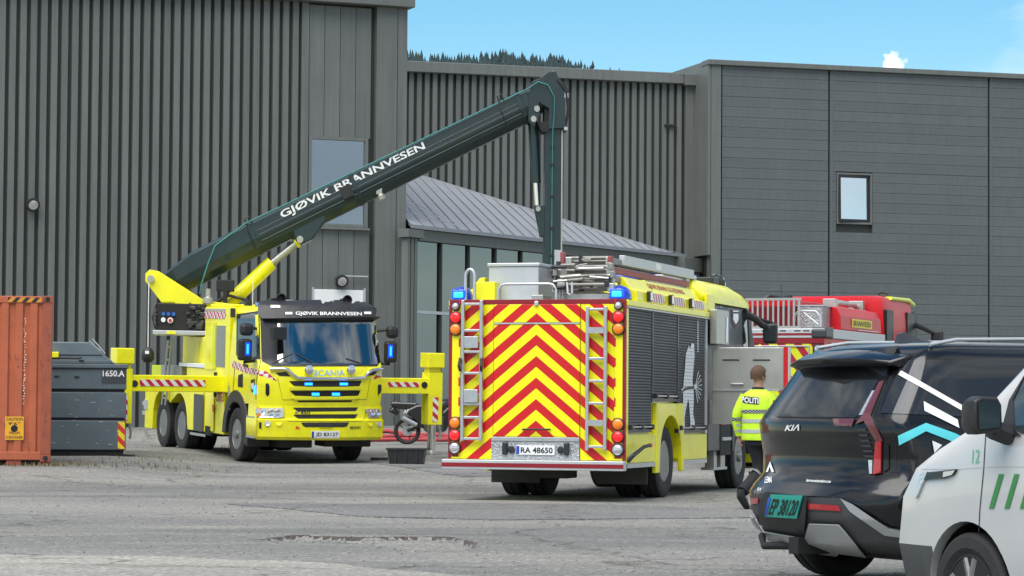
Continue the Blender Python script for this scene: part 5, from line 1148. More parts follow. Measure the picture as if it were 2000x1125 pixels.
# control station on the turret
put(MB().box(-1.85, -.75, -.62, -.1, 2.79, 3.34), 'control_box', m_drk, bev=.02)
put(MB().box(-1.9, -.7, -.72, .2, 2.70, 2.785), 'control_platform', m_aluw, bev=.008); put(MB().box(-1.6, -1.4, -.73, -.72, 2.71, 2.775), 'platform_mark', m_yel)
for k in range(3): put(MB().cyl((-1.68 + .11 * k, -.66, 3.12), (-1.68 + .11 * k, -.61, 3.12), .04, n=12), 'control_knob', M('knob_blue', (.02, .12, .45), .3, var=0))
put(MB().cyl((-1.53, -.66, 2.99), (-1.53, -.61, 2.99), .06, n=16), 'stop_button', m_wht); put(MB().cyl((-1.53, -.69, 2.99), (-1.53, -.66, 2.99), .035, n=14), 'stop_button_cap', m_signr)
put(MB().cyl((-1.68, -.66, 3.0), (-1.68, -.61, 3.0), .05, n=14), 'gauge', m_wht)
random.seed(5); pm = MB()
for k in range(26):
    x = random.uniform(-1.15, -.8); z = random.uniform(2.84, 3.28); s = random.uniform(.02, .07); pm.box(x - s, x + s, -.70 + random.uniform(0, .06), -.6, z - s * .7, z + s * .7)
put(pm, 'hydraulic_block', M('hydraulic_dark', (.07, .07, .07), .4, .6, var=.5, scale=6), bev=.01)
for k in range(5): put(MB().tube([(-1.85 + .02 * k, -.62, 3.3 - .1 * k), (-1.92, -.68, 3.05), (-1.85, -.66, 2.82)], .016, 6), 'control_hose', m_blk)
for k in range(4): put(MB().tube([(-.75, -.3 + .1 * k, 3.3), (-.3, -.3 + .1 * k, 3.55), (.15, -.25 + .1 * k, 3.45), (.3, -.25 + .1 * k, 3.1)], .03, 7), 'turret_hose', m_blk, smooth=60)
put(MB().lathe([(.12, 0), (.12, .1), (.06, .14), (.06, .3)], (-.72, -.5, 3.36), (0, 0, 1), 16), 'hose_outlet', m_stl); put(MB().box(-.55, -.15, -.4, -.3, 3.62, 3.86).box(-.4, -.3, -.4, -.34, 3.3, 3.65), 'monitor', m_drk, bev=.02)
q0 = BN.M @ BN.inv(289, 552, 1, -.55); q1 = BN.M @ BN.inv(289, 680, 1, -.55)
hb = thing('cable_weight', 'black weight hanging on a thin white cord below the boom pivot', 'weight', loc=q1)
MB().tube([(0, 0, 0), (0, 0, q0.z - q1.z)], .012, 6).build('cord', m_wht, hb); MB().lathe([(.02, 0), (.09, -.04), (.13, -.12), (.13, -.24), (.08, -.31), (.02, -.32)], (0, 0, .02), (0, 0, 1), 18).build('bob', m_blk, hb, smooth=50); bx('label', m_wht, hb, -.04, .04, -.135, -.128, -.12, -.06)
# ================================================================ red fire engine behind
RF = Frame(4.62, 50.49, .14, rad(67))
t = thing('fire_engine', 'red fire engine with silver roof edge, half hidden behind the black car', 'fire engine', RF); t.scale = (.82, 1, 1.07)
chev2 = stripes('chevron_red_lime', lambda o, f: f('GREATER_THAN', f('FRACT', f('DIVIDE', f('ADD', o[2], f('MULTIPLY', f('ABSOLUTE', o[1]), 1.25)), .40)), .52), (.60, .66, .01), (.36, .008, .03))
ax2 = 2.2
bs = [(.02, .5), (.02, 2.28), (5.15, 2.28), (5.15, .5), (2.85, .5)] + [(ax2 + .62 * math.cos(math.pi * k / 12), .55 + .62 * math.sin(math.pi * k / 12)) for k in range(13)] + [(1.55, .5)]
MB().prism(bs, -1.24, 1.24).build('body_shell', m_red, t)
bx('rear_panel', chev2, t, -.012, .018, -1.02, 1.02, .6, 2.19, .004); bx('panel_frame', m_dred, t, -.006, .018, -1.24, 1.24, .55, 2.27)
MB().tube([(-.03, -.95, .7), (-.03, -.95, 2.15), (-.03, .95, 2.15), (-.03, .95, .7)], .015, 6).build('frame_tube', m_aluw, t)
ba = bx('roof_edge', m_aluw, t, -.02, 5.15, -1.25, 1.25, 2.29, 2.455, .012); bx('stripe', m_dred, ba, -.026, -.021, -1.2, 1.2, 2.335, 2.375); bx('stripe', m_dred, ba, -.026, -.021, -1.25, 1.25, 2.20, 2.285)
for yy in (-.1, -.45, -.73, -.9): bx('slot', m_gry, ba, -.026, -.021, yy - .06, yy + .06, 2.405, 2.425)
MB().prism([(-.05, 2.29), (-.05, 2.42), (.02, 2.48), (.55, 2.49), (.55, 2.29)], -1.29, -1.0).build('corner_cover', m_gry, t, .03)
for zz in (2.1, 1.86): 
    l_ = MB().lathe([(.09, 0), (.09, .05), (.07, .055)], (-.03, -1.13, zz), (-1, 0, 0), 18).build('rear_lamp', m_blk, t, smooth=40); MB().lathe([(.07, .04), (.05, .07), (.001, .08)], (-.03, -1.13, zz), (-1, 0, 0), 16).build('lens', m_lclr if zz > 2 else m_lamb, l_, smooth=40)
for (xa, xb) in ((.5, 1.6), (2.9, 4.0), (4.1, 5.0)):
    bx('roller_shutter', m_aluw, t, xa, xb, -1.255, -1.242, .9, 2.22, .004); bx('roller_shutter', m_aluw, t, xa, xb, 1.242, 1.255, .9, 2.22, .004)
lk = MB().prism([(-1.22, 2.46), (-1.2, 2.72), (-1.12, 2.87), (-.62, 2.9), (-.62, 2.46)], 1.45, 4.95, 'x').build('roof_locker', m_red, t, .02)
bx('sign', M('sign_yellow', (.75, .6, .02), .4, var=.05), lk, 2.35, 4.05, -1.226, -1.219, 2.53, 2.68); text('lettering', 'BRANNVESEN', m_prblk, lk, (2.45, -1.228, 2.555), (1.5, 0, 0), (0, 0, .10), .02)
bx('white_line', m_wht, lk, 2.9, 4.7, -1.225, -1.222, 2.485, 2.495)
bx('tread_box', treadm, t, .75, 1.4, -1.02, -.52, 2.46, 2.86, .01); bx('box_lid', m_aluw, t, .73, 4.4, -1.04, -.3, 2.862, 2.885)
MB().tube([(.3, -1.1, 2.46), (.3, -1.08, 2.68), (.3, -1.0, 2.76), (.3, -.68, 2.77), (.3, -.6, 2.7), (.3, -.58, 2.46)], .022, 8).tube([(.3, -1.05, 2.53), (.3, -.75, 2.75)], .014, 6).build('grab_rail', m_aluw, t, smooth=60)
rl = MB().box(.04, .08, -.78, .3, 2.95, 2.99).box(.04, .08, -.78, .3, 2.46, 2.5).build('guard_rail', m_stl, t)
for k in range(11): bx('bar', m_stl, rl, .045, .075, -.76 + .1 * k, -.725 + .1 * k, 2.5, 2.95)
bx('red_chest', m_red, t, .5, 5.2, -.50, .6, 2.46, 2.98, .02); bx('hose_tray', m_dred, t, .2, .48, -.5, .6, 2.46, 2.85)
MB().tube([(2.6, -.7, 2.93), (3.2, -.75, 3.0), (4.6, -.75, 2.99), (5.1, -.7, 2.93)], .05, 8).box(2.5, 2.7, -.85, -.6, 2.89, 3.05).box(4.9, 5.1, -.85, -.55, 2.89, 3.08).build('water_monitor', m_stl, t, .01)
MB().tube([(.9, .2, 2.98), (1.0, .1, 3.05), (1.3, -.1, 3.02), (1.6, -.2, 3.06)], .035, 6).build('tool_bundle', m_blk, t); MB().cyl((2.0, .1, 2.95), (2.0, .1, 3.3), .006, n=5).build('antenna', m_blk, t)
lv = [(.85, 5.25, 8.5, 1.2, .03, .22, .02), (1.5, 5.22, 8.56, 1.24, .03, .22, .02), (2.0, 5.22, 8.5, 1.235, .03, .22, .02), (2.8, 5.22, 8.3, 1.22, .03, .24, .03), (3.05, 5.22, 8.2, 1.20, .03, .26, .03), (3.15, 5.24, 8.1, 1.16, .04, .26, .03), (3.19, 5.35, 7.9, 1.05, .05, .26, .05)]
slices(lv, 20, 8).build('cab', m_red, t, smooth=45)
MB().prism([(5.9, 3.12), (6.0, 3.19), (7.7, 3.21), (8.2, 3.13), (8.28, 3.06), (8.2, 3.06), (7.6, 3.13)], -1.215, 1.215).build('roof_visor', m_yel2, t, .03)
m_dwin = M('dark_window', (.012, .013, .014), .35, var=.1, spec=.25)
bx('front_pillar', m_blk, t, 8.02, 8.3, -1.235, -1.0, 1.8, 2.95, .02); bx('red_mirror_foot', m_blk, t, 6.3, 6.5, -1.32, -1.2, 2.1, 2.3, .04)
for sg in (-1, 1):
    for (xa, xb) in ((5.3, 5.95), (7.25, 8.0)): bx('side_window', m_dwin, t, xa, xb, min(1.15 * sg, 1.25 * sg), max(1.15 * sg, 1.25 * sg), 1.85, 2.93, .02)
    wheel(t, ax2, 1.02 * sg, .51, .51, .30, sg, dual=True); wheel(t, 7.1, 1.02 * sg, .51, .51, .32, sg)
bx('windscreen', m_glass, t, 8.3, 8.48, -1.0, 1.0, 1.75, 2.65, .03); bx('front_bumper', m_red, t, 8.0, 8.6, -1.24, 1.24, .4, .95, .06)
MB().box(.3, 8.2, -.42, .42, .55, .95).cyl((ax2, -1, .51), (ax2, 1, .51), .11).build('chassis', m_drk, t, .02)
MB().box(6.9, 7.3, -.9, -.5, 3.12, 3.26).build('roof_lamp', m_blk, t, .02); MB().tube([(7.4, -.7 + .12 * math.cos(a), 3.2 + .12 * math.sin(a)) for a in [k * .35 for k in range(19)]], .02, 6).build('roof_horn', m_blk, t)
mi = MB().tube([(8.0, -1.15, 2.75), (8.2, -1.35, 2.66), (8.35, -1.55, 2.56)], [.06, .05, .04], 8).build('mirror_arm', m_blk, t, smooth=40)
bx('mirror', m_blk, mi, 8.36, 8.5, -1.76, -1.5, 2.3, 2.62, .05); bx('mirror', m_blk, mi, 8.36, 8.5, -1.74, -1.52, 1.8, 2.24, .05); bx('mirror_glass', m_glass, mi, 8.35, 8.358, -1.72, -1.54, 1.84, 2.2)
# ================================================================ black SUV
KF = Frame(1.988, 19.3, 0, rad(28))
t = thing('parked_suv', 'black electric SUV seen from behind, white and turquoise stripes on its side', 'car', KF)
m_car = M('black_car_paint', (.005, .0055, .007), .2, var=.1, coat=.45, spec=.3)
m_trim = M('grey_bumper_plastic', (.05, .053, .057), .5, var=.08); m_skid = M('silver_skid', (.36, .37, .38), .4, .3, var=.06)
m_tint = M('tinted_glass', (.045, .048, .052), .04, .5, var=0)
lv = [(.24, .42, 4.7, .84, .18, .4, .05), (.33, .14, 4.9, .92, .24, .45, .05), (.50, .02, 5.0, .965, .26, .45, .05), (.64, .0, 5.0, .975, .26, .45, .05), (.70, .06, 5.0, .98, .24, .45, .05), (.78, .15, 5.0, .982, .23, .45, .05), (.92, .165, 4.98, .985, .21, .45, .06), (1.04, .15, 4.86, .98, .20, .45, .06), (1.14, .14, 4.3, .955, .18, .4, .06), (1.20, .16, 3.85, .93, .18, .35, .06), (1.45, .345, 3.15, .845, .17, .3, .05), (1.60, .45, 2.7, .785, .15, .3, .05), (1.68, .52, 2.4, .73, .15, .3, .06), (1.725, .75, 2.1, .62, .15, .3, .08), (1.74, 1.2, 1.8, .4, .1, .2, .1)]
sv = slices(lv, 22, 12).build('body', m_car, t, smooth=50); SV = Skin(sv, KF)
k8 = lambda *pts: [(1440 + x / 2.32, 640 + y / 2.32) for x, y in pts]
SV.lay('rear_window', k8((182, 403), (300, 245), (390, 236), (640, 238), (565, 385), (535, 408)), m_tint, t, .005)
SV.lay('side_window', k8((752, 150), (1700, 138), (1760, 390), (1000, 402), (648, 388)), m_tint, t, .005)
SV.strip('seam', k8((705, 215), (655, 330), (640, 405), (700, 470), (718, 520), (720, 650)), 1.0, m_drk, t, .003); SV.strip('seam', k8((178, 405), (435, 410)), 1.2, m_drk, t, .006)
m_tl = M('tail_lamp_smoked', (.11, .022, .028), .12, var=.1, coat=1.0); m_tlr = M('tail_lamp_red', (.34, .008, .016), .12, var=0, coat=1.0, emit=.05)
SV.lay('tail_lamp', k8((648, 252), (668, 246), (606, 400), (663, 512), (636, 516), (580, 425), (545, 438), (575, 398)), m_tl, t, .006, .014)
SV.lay('tail_lamp_arm', k8((440, 416), (536, 415), (524, 448), (446, 444)), m_tl, t, .006, .01)
SV.lay('reversing_lamp', k8((618, 296), (630, 292), (574, 402), (560, 404)), m_lclr, t, .022, .004)
SV.lay('tail_lamp_lower', k8((632, 514), (658, 514), (655, 660), (620, 668)), m_tlr, t, .006, .014)
for k in range(6): SV.lay('lamp_bar', k8((548 + 6 * k, 458 + 24 * k), (585 + 7 * k, 458 + 24 * k), (590 + 7 * k, 468 + 24 * k), (555 + 6 * k, 468 + 24 * k)), m_gry, t, .006, .008)
SV.lay('lamp_black', k8((668, 528), (690, 530), (690, 640), (668, 655)), m_dglass, t, .006, .006); SV.lay('lamp_white', k8((598, 600), (616, 600), (614, 664), (602, 664)), m_lclr, t, .008, .004)
SV.lay('lower_bumper', k8((75, 760), (140, 752), (330, 770), (475, 775), (600, 860), (690, 905), (800, 925), (1100, 940), (1100, 1060), (780, 1040), (600, 1030), (350, 985), (110, 970), (64, 850)), m_trim, t, .004, .012)
SV.lay('skid_plate', k8((64, 850), (98, 850), (132, 905), (322, 935), (345, 875), (475, 880), (500, 905), (602, 1028), (470, 1010), (340, 990), (115, 968), (70, 905)), m_skid, t, .040, .010)
SV.lay('trim_band', k8((478, 778), (530, 800), (690, 902), (780, 922), (780, 945), (672, 930), (520, 830)), m_skid, t, .026, .003)
SV.lay('plate_recess', k8((122, 800), (150, 752), (338, 770), (330, 860), (320, 912), (145, 892), (122, 870)), M('recess_black', (.02, .021, .023), .5, var=.1), t, .044, .003)
m_gpl = M('plate_green', (.02, .30, .24), .4, var=.05)
pl = SV.lay('number_plate', k8((184, 764), (326, 770), (298, 850), (156, 842)), m_gpl, t, .052, .010)
SV.lay('plate_band', k8((176, 776), (188, 777), (166, 838), (158, 838)), m_navy, pl, .066); SV.write('lettering', 'EP 38120', m_prblk, pl, *k8((172, 834), (292, 840), (198, 780)), off=.067, bold=.02)
SV.lay('reflector', k8((335, 797), (470, 806), (480, 828), (338, 820)), m_tlr, t, .024, .006); SV.lay('reflector', k8((78, 776), (110, 772), (110, 795), (78, 798)), m_tlr, t, .024, .006)
lg = MB()
SV.write('lettering', 'KI\u039b', m_wht, t, *k8((218, 468), (284, 466), (230, 440)), off=.008, bold=.03)
SV.write('lettering', 'lemameiendom.no', m_prw, t, *k8((315, 700), (425, 706), (318, 686)), off=.006, bold=.005)
SV.lay('emblem', k8((152, 606), (170, 655), (158, 655), (150, 630), (142, 655), (132, 655)), m_wht, t, .006); SV.write('lettering', 'LEMA', m_prw, t, *k8((126, 706), (158, 706), (130, 676)), off=.006)
SV.write('lettering', 'EV9', m_wht, t, *k8((94, 740), (110, 742), (96, 726)), off=.006)
m_cyan = M('turquoise_stripe', (.10, .60, .66), .35, var=.03)
for nm, mt, pl_ in (('white_stripe', m_wht, ((745, 198), (1037, 365), (1032, 388), (732, 216))), ('white_bar', m_wht, ((842, 335), (995, 418), (1003, 456), (845, 378))), ('turquoise_stripe', m_cyan, ((730, 490), (852, 433), (985, 480), (1120, 545), (1090, 570), (955, 510), (852, 470), (735, 533))), ('white_bar', m_wht, ((880, 512), (925, 532), (890, 568)))):
    SV.lay(nm, k8(*pl_), mt, t, .010)
SV.strip('charge_flap', k8((742, 535), (880, 532), (882, 560), (820, 568), (812, 640), (745, 640), (742, 535)), 1.0, m_drk, t, .004)
# spoiler, fin, rails, tow hook, wheels
spz = MB().loft([[(.26 + .16 * abs(y / .64) ** 3, y, z) for y, z in ((-.62, 1.585), (-.35, 1.603), (0, 1.608), (.35, 1.603), (.62, 1.585), (.62, 1.56), (0, 1.575), (-.62, 1.56))], [(.36 + .16 * abs(y / .64) ** 3, y, z) for y, z in ((-.66, 1.625), (-.37, 1.648), (0, 1.655), (.37, 1.648), (.66, 1.625), (.66, 1.53), (0, 1.55), (-.66, 1.53))], [(.95, y, z) for y, z in ((-.70, 1.69), (-.36, 1.728), (0, 1.738), (.36, 1.728), (.70, 1.69), (.66, 1.55), (0, 1.57), (-.66, 1.55))]])
spz.build('spoiler', m_car, t, .015, smooth=50)
SV.lay('spoiler_side', [(1668, 703), (1700, 693), (1757, 683), (1733, 741), (1704, 724)], m_car, t, .004, .03)
MB().loft([[(.92, -.035, 1.728), (.92, .035, 1.728), (.93, .012, 1.80), (.93, -.012, 1.80)], [(1.0, -.05, 1.728), (1.0, .05, 1.728), (.98, .015, 1.815), (.98, -.015, 1.815)], [(1.15, -.045, 1.73), (1.15, .045, 1.73), (1.14, .015, 1.76), (1.14, -.015, 1.76)], [(1.3, -.01, 1.735), (1.3, .01, 1.735), (1.3, .01, 1.74), (1.3, -.01, 1.74)]]).build('roof_fin', m_gry, t, smooth=50)
for sg in (-1, 1): MB().tube([(.7, .69 * sg, 1.705), (.95, .66 * sg, 1.745), (1.8, .62 * sg, 1.765), (2.6, .60 * sg, 1.74), (2.9, .6 * sg, 1.69)], .014, 8).build('roof_rail', m_aluw, t, smooth=60)
MB().box(.02, .3, -.06, .06, .22, .34).tube([(.25, .1, .27), (.05, .42, .26), (.1, .52, .33)], .03, 8).build('tow_bar', m_drk, t, .01)
for sg in (-1, 1):
    wheel(t, .98, .86 * sg, .37, .375, .26, sg, 'car'); wheel(t, 4.08, .86 * sg, .37, .375, .26, sg, 'car')
    MB().prism([(.98 + .46 * math.cos(math.pi * k / 12), .36 + .46 * math.sin(math.pi * k / 12)) for k in range(13)], min(.90 * sg, .992 * sg), max(.90 * sg, .992 * sg)).build('wheel_arch', m_trim, t, .01)
MB().box(.5, 4.6, -.75, .75, .2, .4).build('underbody', m_drk, t)
# ================================================================ white van
vx, vy = 3.30, 14.95
VF = Frame(vx, vy, -.10, rad(114.5))
t = thing('parked_van', 'white delivery van with green slashes and number 12, cut by the right edge', 'van', VF)
m_van = M('white_car_paint', (.47, .475, .48), .22, var=.03, coat=.8)
lv = [(.20, -3.9, .74, .84, .1, .26, .04), (.34, -4.0, .94, .92, .1, .28, .04), (.6, -4.02, 1.0, .945, .1, .28, .04), (.86, -4.02, .95, .95, .1, .28, .04), (1.02, -4.02, .86, .945, .1, .3, .05), (1.13, -4.02, .66, .935, .1, .32, .05), (1.24, -4.02, .34, .925, .1, .28, .05), (1.31, -4.02, .27, .915, .1, .28, .05), (1.58, -4.0, -.12, .87, .1, .26, .05), (1.85, -3.97, -.52, .80, .1, .25, .05), (1.95, -3.9, -.85, .72, .1, .2, .06), (2.0, -3.6, -1.3, .5, .1, .2, .1)]
vb = slices(lv, 26, 10)
vo = vb.build('body', m_van, t, smooth=50)
def cut(obj, axx, r):
    cu = MB().lathe([(.001, -.6), (r, -.6), (r, .6), (.001, .6)], (axx, 0, .345), (0, 1, 0), 40)
    for sg in (-1, 1):
        c = MB().cyl((axx, .5 * sg, .345), (axx, 1.3 * sg, .345), r, n=40).build('cutter', m_drk, obj.parent)
        md = obj.modifiers.new('b', 'BOOLEAN'); md.operation = 'DIFFERENCE'; md.object = c; md.solver = 'EXACT'
        bpy.context.view_layer.update()
        me = bpy.data.meshes.new_from_object(obj.evaluated_get(bpy.context.evaluated_depsgraph_get()))
        obj.modifiers.remove(md); obj.data = me; bpy.data.objects.remove(c)
    for p in obj.data.polygons: p.use_smooth = True
    obj.data.set_sharp_from_angle(angle=rad(40))
SN = Skin(vo, VF)
# decals are laid before the wheel openings are cut
vo.data.materials.append(m_trim)
for p in vo.data.polygons:
    if p.center.z < .60 and p.center.x > .30: p.material_index = 1
SN.lay('headlamp', k8((816, 775), (838, 668), (872, 655), (845, 715), (824, 765)), m_lclr, t, .004, .012)
SN.lay('light_strip', k8((850, 660), (1003, 642), (985, 668), (940, 684), (858, 690)), m_dglass, t, .004, .01); SN.lay('indicator', k8((948, 655), (998, 648), (985, 668), (945, 680)), m_lclr, t, .016, .004)
SN.strip('fender_crease', k8((835, 640), (1000, 640), (1117, 632), (1500, 625)), 1.2, M('crease_grey', (.45, .46, .46), .3, var=0), t, .003)
SN.strip('door_seam', k8((1128, 470), (1118, 640), (1100, 830), (1096, 925)), 1.6, m_drk, t, .003)
m_grn = M('print_green', (.03, .22, .05), .4, var=.03)
SN.write('lettering', '12', M('print_mint_green', (.10, .40, .20), .4, var=0), t, *k8((1066, 614), (1098, 612), (1070, 553)), off=.005, bold=.0)
for x0 in (1143, 1213, 1283, 1353): SN.lay('green_slash', k8((x0 + 45, 664), (x0 + 67, 663), (x0 + 22, 819), (x0, 820)), m_grn, t, .005)
SN.lay('side_window', k8((1240, 400), (1245, 330), (1330, 190), (1700, 150), (1800, 470), (1290, 480), (1262, 462)), M('van_side_glass', (.10, .14, .15), .03, .8, var=0), t, .005)
SN.lay('window_surround', k8((1210, 440), (1238, 330), (1330, 180), (1318, 200), (1255, 330), (1262, 465), (1290, 490), (1228, 490)), m_blk, t, .004, .006)
SN.lay('windscreen_edge', k8((1165, 300), (1215, 262), (1310, 125), (1296, 122)), m_aluw, t, .004)
wv = MB()
cut(vo, 0, .405); cut(vo, -3.0, .405)
for axx in (0, -3.0):
    for sg in (-1, 1):
        wheel(t, axx, .82 * sg, .345, .345, .235, sg, 'car')
        MB().lathe([(.40, 0), (.40, .42)], (axx, .5 * sg, .345), (0, sg, 0), 40, closed=False).build('wheel_well', m_drk, t) if False else None
        MB().loft([MB().ring((axx, .505 * sg, .345), (0, sg, 0), .398, 40), MB().ring((axx, .88 * sg, .345), (0, sg, 0), .398, 40)], caps=False).poly(MB().ring((axx, .51 * sg, .345), (0, sg, 0), .398, 40)).build('wheel_well', m_drk, t, fix=False)
qm = VF.inv(1918, 811, 1, 1.12); mxo, mzo = qm.x, qm.z - 1.24
mw = MB().tube([(mxo + .06, .86, 1.13 + mzo), (mxo + .03, .95, 1.14 + mzo), (mxo + .03, 1.04, 1.17 + mzo)], .055, 8).build('mirror_arm', m_blk, t)
mir = MB().loft([[(x + mxo, 1.12 + a * sx * .74, 1.235 + mzo + b * sz * .74) for a, b in ((-.105, -.11), (.10, -.13), (.125, -.08), (.115, .11), (.06, .14), (-.08, .135), (-.115, .08), (-.12, -.06))] for x, sx, sz in ((-.06, .92, .92), (-.05, 1, 1), (.03, 1, 1), (.09, .75, .75), (.11, .4, .4))]).build('mirror', m_blk, t, .012, smooth=40)
MB().loft([[(x + mxo, 1.12 + a * .73, 1.24 + mzo + b * .73) for a, b in ((-.085, -.085), (.085, -.10), (.095, .085), (.05, .105), (-.065, .10), (-.09, .06))] for x in (-.068, -.0615)]).build('mirror_glass', m_glass, mir)
# ================================================================ police officer
PX = 482 / FPX * 34.4
PO = Frame(PX, 34.4, 0, rad(-24))
t = thing('person', 'person in yellow high visibility police jacket and dark trousers walking away beside the black car', 'person', PO)
m_skin = M('skin', (.42, .22, .15), .5, var=.08, scale=20); m_hair = M('light_brown_hair', (.085, .045, .022), .7, var=.3, scale=40, bump=.4, bscale=90)
m_hv = M('hi_vis_yellow', (.52, .78, .02), .6, var=.10, bump=.9, bscale=8); m_navyc = M('dark_trousers', (.008, .009, .013), .8, var=.2, bump=.9, bscale=9); m_refl = M('reflective_grey', (.38, .39, .40), .4, .2, var=.08)
def ell(c, ax, rx, ry, n=18, yaxis=(0, 1, 0)):
    ax = Vector(ax).normalized(); b_ = Vector(yaxis); b_ = (b_ - ax * b_.dot(ax)).normalized(); a_ = b_.cross(ax)
    return [Vector(c) + a_ * (rx * math.cos(2 * math.pi * i / n)) + b_ * (ry * math.sin(2 * math.pi * i / n)) for i in range(n)]
def limb(mb, pts, rs, sub=4, n=16, fold=0):
    P_ = [Vector(p) for p in pts]; out = []
    for i in range(len(P_) - 1):
        p0 = P_[max(i - 1, 0)]; p1 = P_[i]; p2 = P_[i + 1]; p3 = P_[min(i + 2, len(P_) - 1)]
        for k in range(sub + (1 if i == len(P_) - 2 else 0)):
            u_ = k / sub
            c = .5 * ((2 * p1) + (p2 - p0) * u_ + (2 * p0 - 5 * p1 + 4 * p2 - p3) * u_ ** 2 + (3 * p1 - p0 - 3 * p2 + p3) * u_ ** 3)
            d = .5 * ((p2 - p0) + 2 * (2 * p0 - 5 * p1 + 4 * p2 - p3) * u_ + 3 * (3 * p1 - p0 - 3 * p2 + p3) * u_ ** 2)
            ra = rs[i]; rb = rs[i + 1]; r = [ra[0] + (rb[0] - ra[0]) * u_, ra[1] + (rb[1] - ra[1]) * u_]
            f = 1 + fold * random.uniform(-1, 1)
            out.append(ell(c, d, r[0] * f, r[1] * f, n))
    mb.loft(out); return mb
# body: torso, neck and head in one surface, limbs and hands joined on
hy = .035
prof = [((0, 0, .80), .13, .10), ((0, 0, .95), .15, .11), ((0, 0, 1.15), .14, .105), ((0, 0, 1.35), .165, .11), ((0, 0, 1.44), .14, .09), ((0, .0, 1.50), .07, .07), ((0, .01, 1.54), .056, .06), ((0, hy * .6, 1.575), .056, .066), ((0, hy, 1.60), .064, .085), ((0, hy, 1.64), .070, .094), ((0, hy, 1.69), .075, .098), ((0, hy - .005, 1.735), .074, .096), ((0, hy - .01, 1.765), .062, .082), ((0, hy - .01, 1.785), .036, .05), ((0, hy - .01, 1.79), .006, .008)]
bd = MB(); bd.loft([[Vector(c) + Vector((rx * math.cos(2 * math.pi * i / 20), ry * math.sin(2 * math.pi * i / 20), 0)) for i in range(20)] for c, rx, ry in prof])
HR = Matrix.Rotation(rad(-22), 3, 'Z')
def hd(x, y, z): return HR @ Vector((x, y, z - 1.65)) + Vector((0, hy, 1.65))
bd.loft([ell(hd(0, .085, 1.665), (0, 1, -.2), .012, .02), ell(hd(0, .115, 1.645), (0, 1, -.5), .014, .012), ell(hd(0, .118, 1.632), (0, .6, -1), .010, .008)])
for sg in (-1, 1):
    bd.loft([ell(hd(.070 * sg, .0, 1.655), (sg, -.2, 0), .022, .034), ell(hd(.088 * sg, -.012, 1.657), (sg, -.3, 0), .020, .032), ell(hd(.09 * sg, -.014, 1.657), (sg, -.3, 0), .012, .022)])
def hand(mb, w, d, pn):
    w = Vector(w); d = Vector(d).normalized(); s_ = d.cross(Vector(pn)).normalized(); pn = s_.cross(d)
    limb(mb, [w, w + d * .04, w + d * .09], [(.026, .018), (.04, .017), (.038, .014)], 3, 10)
    for k, (o_, ln_) in enumerate(((-.030, .062), (-.010, .074), (.010, .070), (.029, .055))):
        b0 = w + d * .085 + s_ * o_; limb(mb, [b0, b0 + d * ln_ * .5 + pn * .008, b0 + d * ln_ * .85 + pn * .03], [(.0095, .0095), (.009, .009), (.007, .007)], 3, 8)
    b0 = w + d * .03 - s_ * .035; limb(mb, [b0, b0 + d * .03 - s_ * .02 + pn * .01, b0 + d * .06 - s_ * .022 + pn * .025], [(.012, .012), (.010, .010), (.008, .008)], 3, 8)
LA = [(-.185, -.01, 1.42), (-.265, -.03, 1.17), (-.255, .03, .93)]; RA = [(.185, -.01, 1.42), (.235, -.02, 1.17), (.21, .20, 1.06)]
LL = [(-.08, 0, .90), (-.01, .08, .50), (-.13, -.26, .20)]; RL = [(.09, 0, .90), (.22, .22, .52), (.27, .30, .10)]
for pts, rs in ((LA, [(.05, .05), (.042, .042), (.028, .024)]), (RA, [(.05, .05), (.042, .042), (.028, .024)])): limb(bd, pts, rs)
for pts in (LL, RL): limb(bd, pts, [(.08, .08), (.055, .055), (.04, .04)])
hand(bd, (-.255, .03, .93), (0, .1, -1), (1, .2, 0)); hand(bd, (.23, .20, 1.06), (-.1, 1, -.25), (-1, 0, 0))
bd.build('body', m_skin, t, smooth=60)
for sg in (-1, 1):
    MB().lathe([(.008, 0), (.004, .004), (.0005, .005)], hd(.03 * sg, .088, 1.675), HR @ Vector((0, 1, 0)), 10).build('eye', m_prblk, t)
MB().tube([hd(-.022, .094, 1.608), hd(0, .099, 1.606), hd(.022, .094, 1.608)], .004, 6).build('mouth', M('lips', (.32, .12, .1), .5, var=0), t)
hr = MB(); rings = []
for k in range(9):
    a = k / 8; z = 1.635 + .178 * a; s_ = math.sqrt(max(.0, 1 - (max(0, a - .35) / .66) ** 2.2)) if a > .35 else .94 + .06 * a / .35
    rings.append([hd(.095 * s_ * math.cos(2 * math.pi * i / 22), -.014 + .120 * s_ * math.sin(2 * math.pi * i / 22) + (-.02 if math.sin(2 * math.pi * i / 22) > .3 and a < .6 else 0), z + (.052 * max(0, math.sin(2 * math.pi * i / 22)) if a < .6 else 0) + random.uniform(-.004, .004)) for i in range(22)])
hr.loft(rings).build('hair', m_hair, t, smooth=60)
random.seed(21)
jk = MB(); jr = []
for z, rx, ry in ((.865, .208, .158), (.89, .213, .163), (.95, .212, .162), (1.02, .206, .156), (1.09, .210, .158), (1.16, .206, .156), (1.24, .212, .158), (1.32, .220, .160), (1.39, .218, .152), (1.44, .198, .136), (1.475, .15, .112), (1.505, .095, .088)):
    jr.append([Vector((rx * math.copysign(abs(math.cos(2 * math.pi * i / 28)) ** .85, math.cos(2 * math.pi * i / 28)) * (1 + random.uniform(-.012, .012)), ry * math.copysign(abs(math.sin(2 * math.pi * i / 28)) ** .9, math.sin(2 * math.pi * i / 28)) * (1 + random.uniform(-.02, .02)), z)) for i in range(28)])
jk.loft(jr); jo = jk.build('jacket', m_hv, t, smooth=60); SJ = Skin(jo, PO)
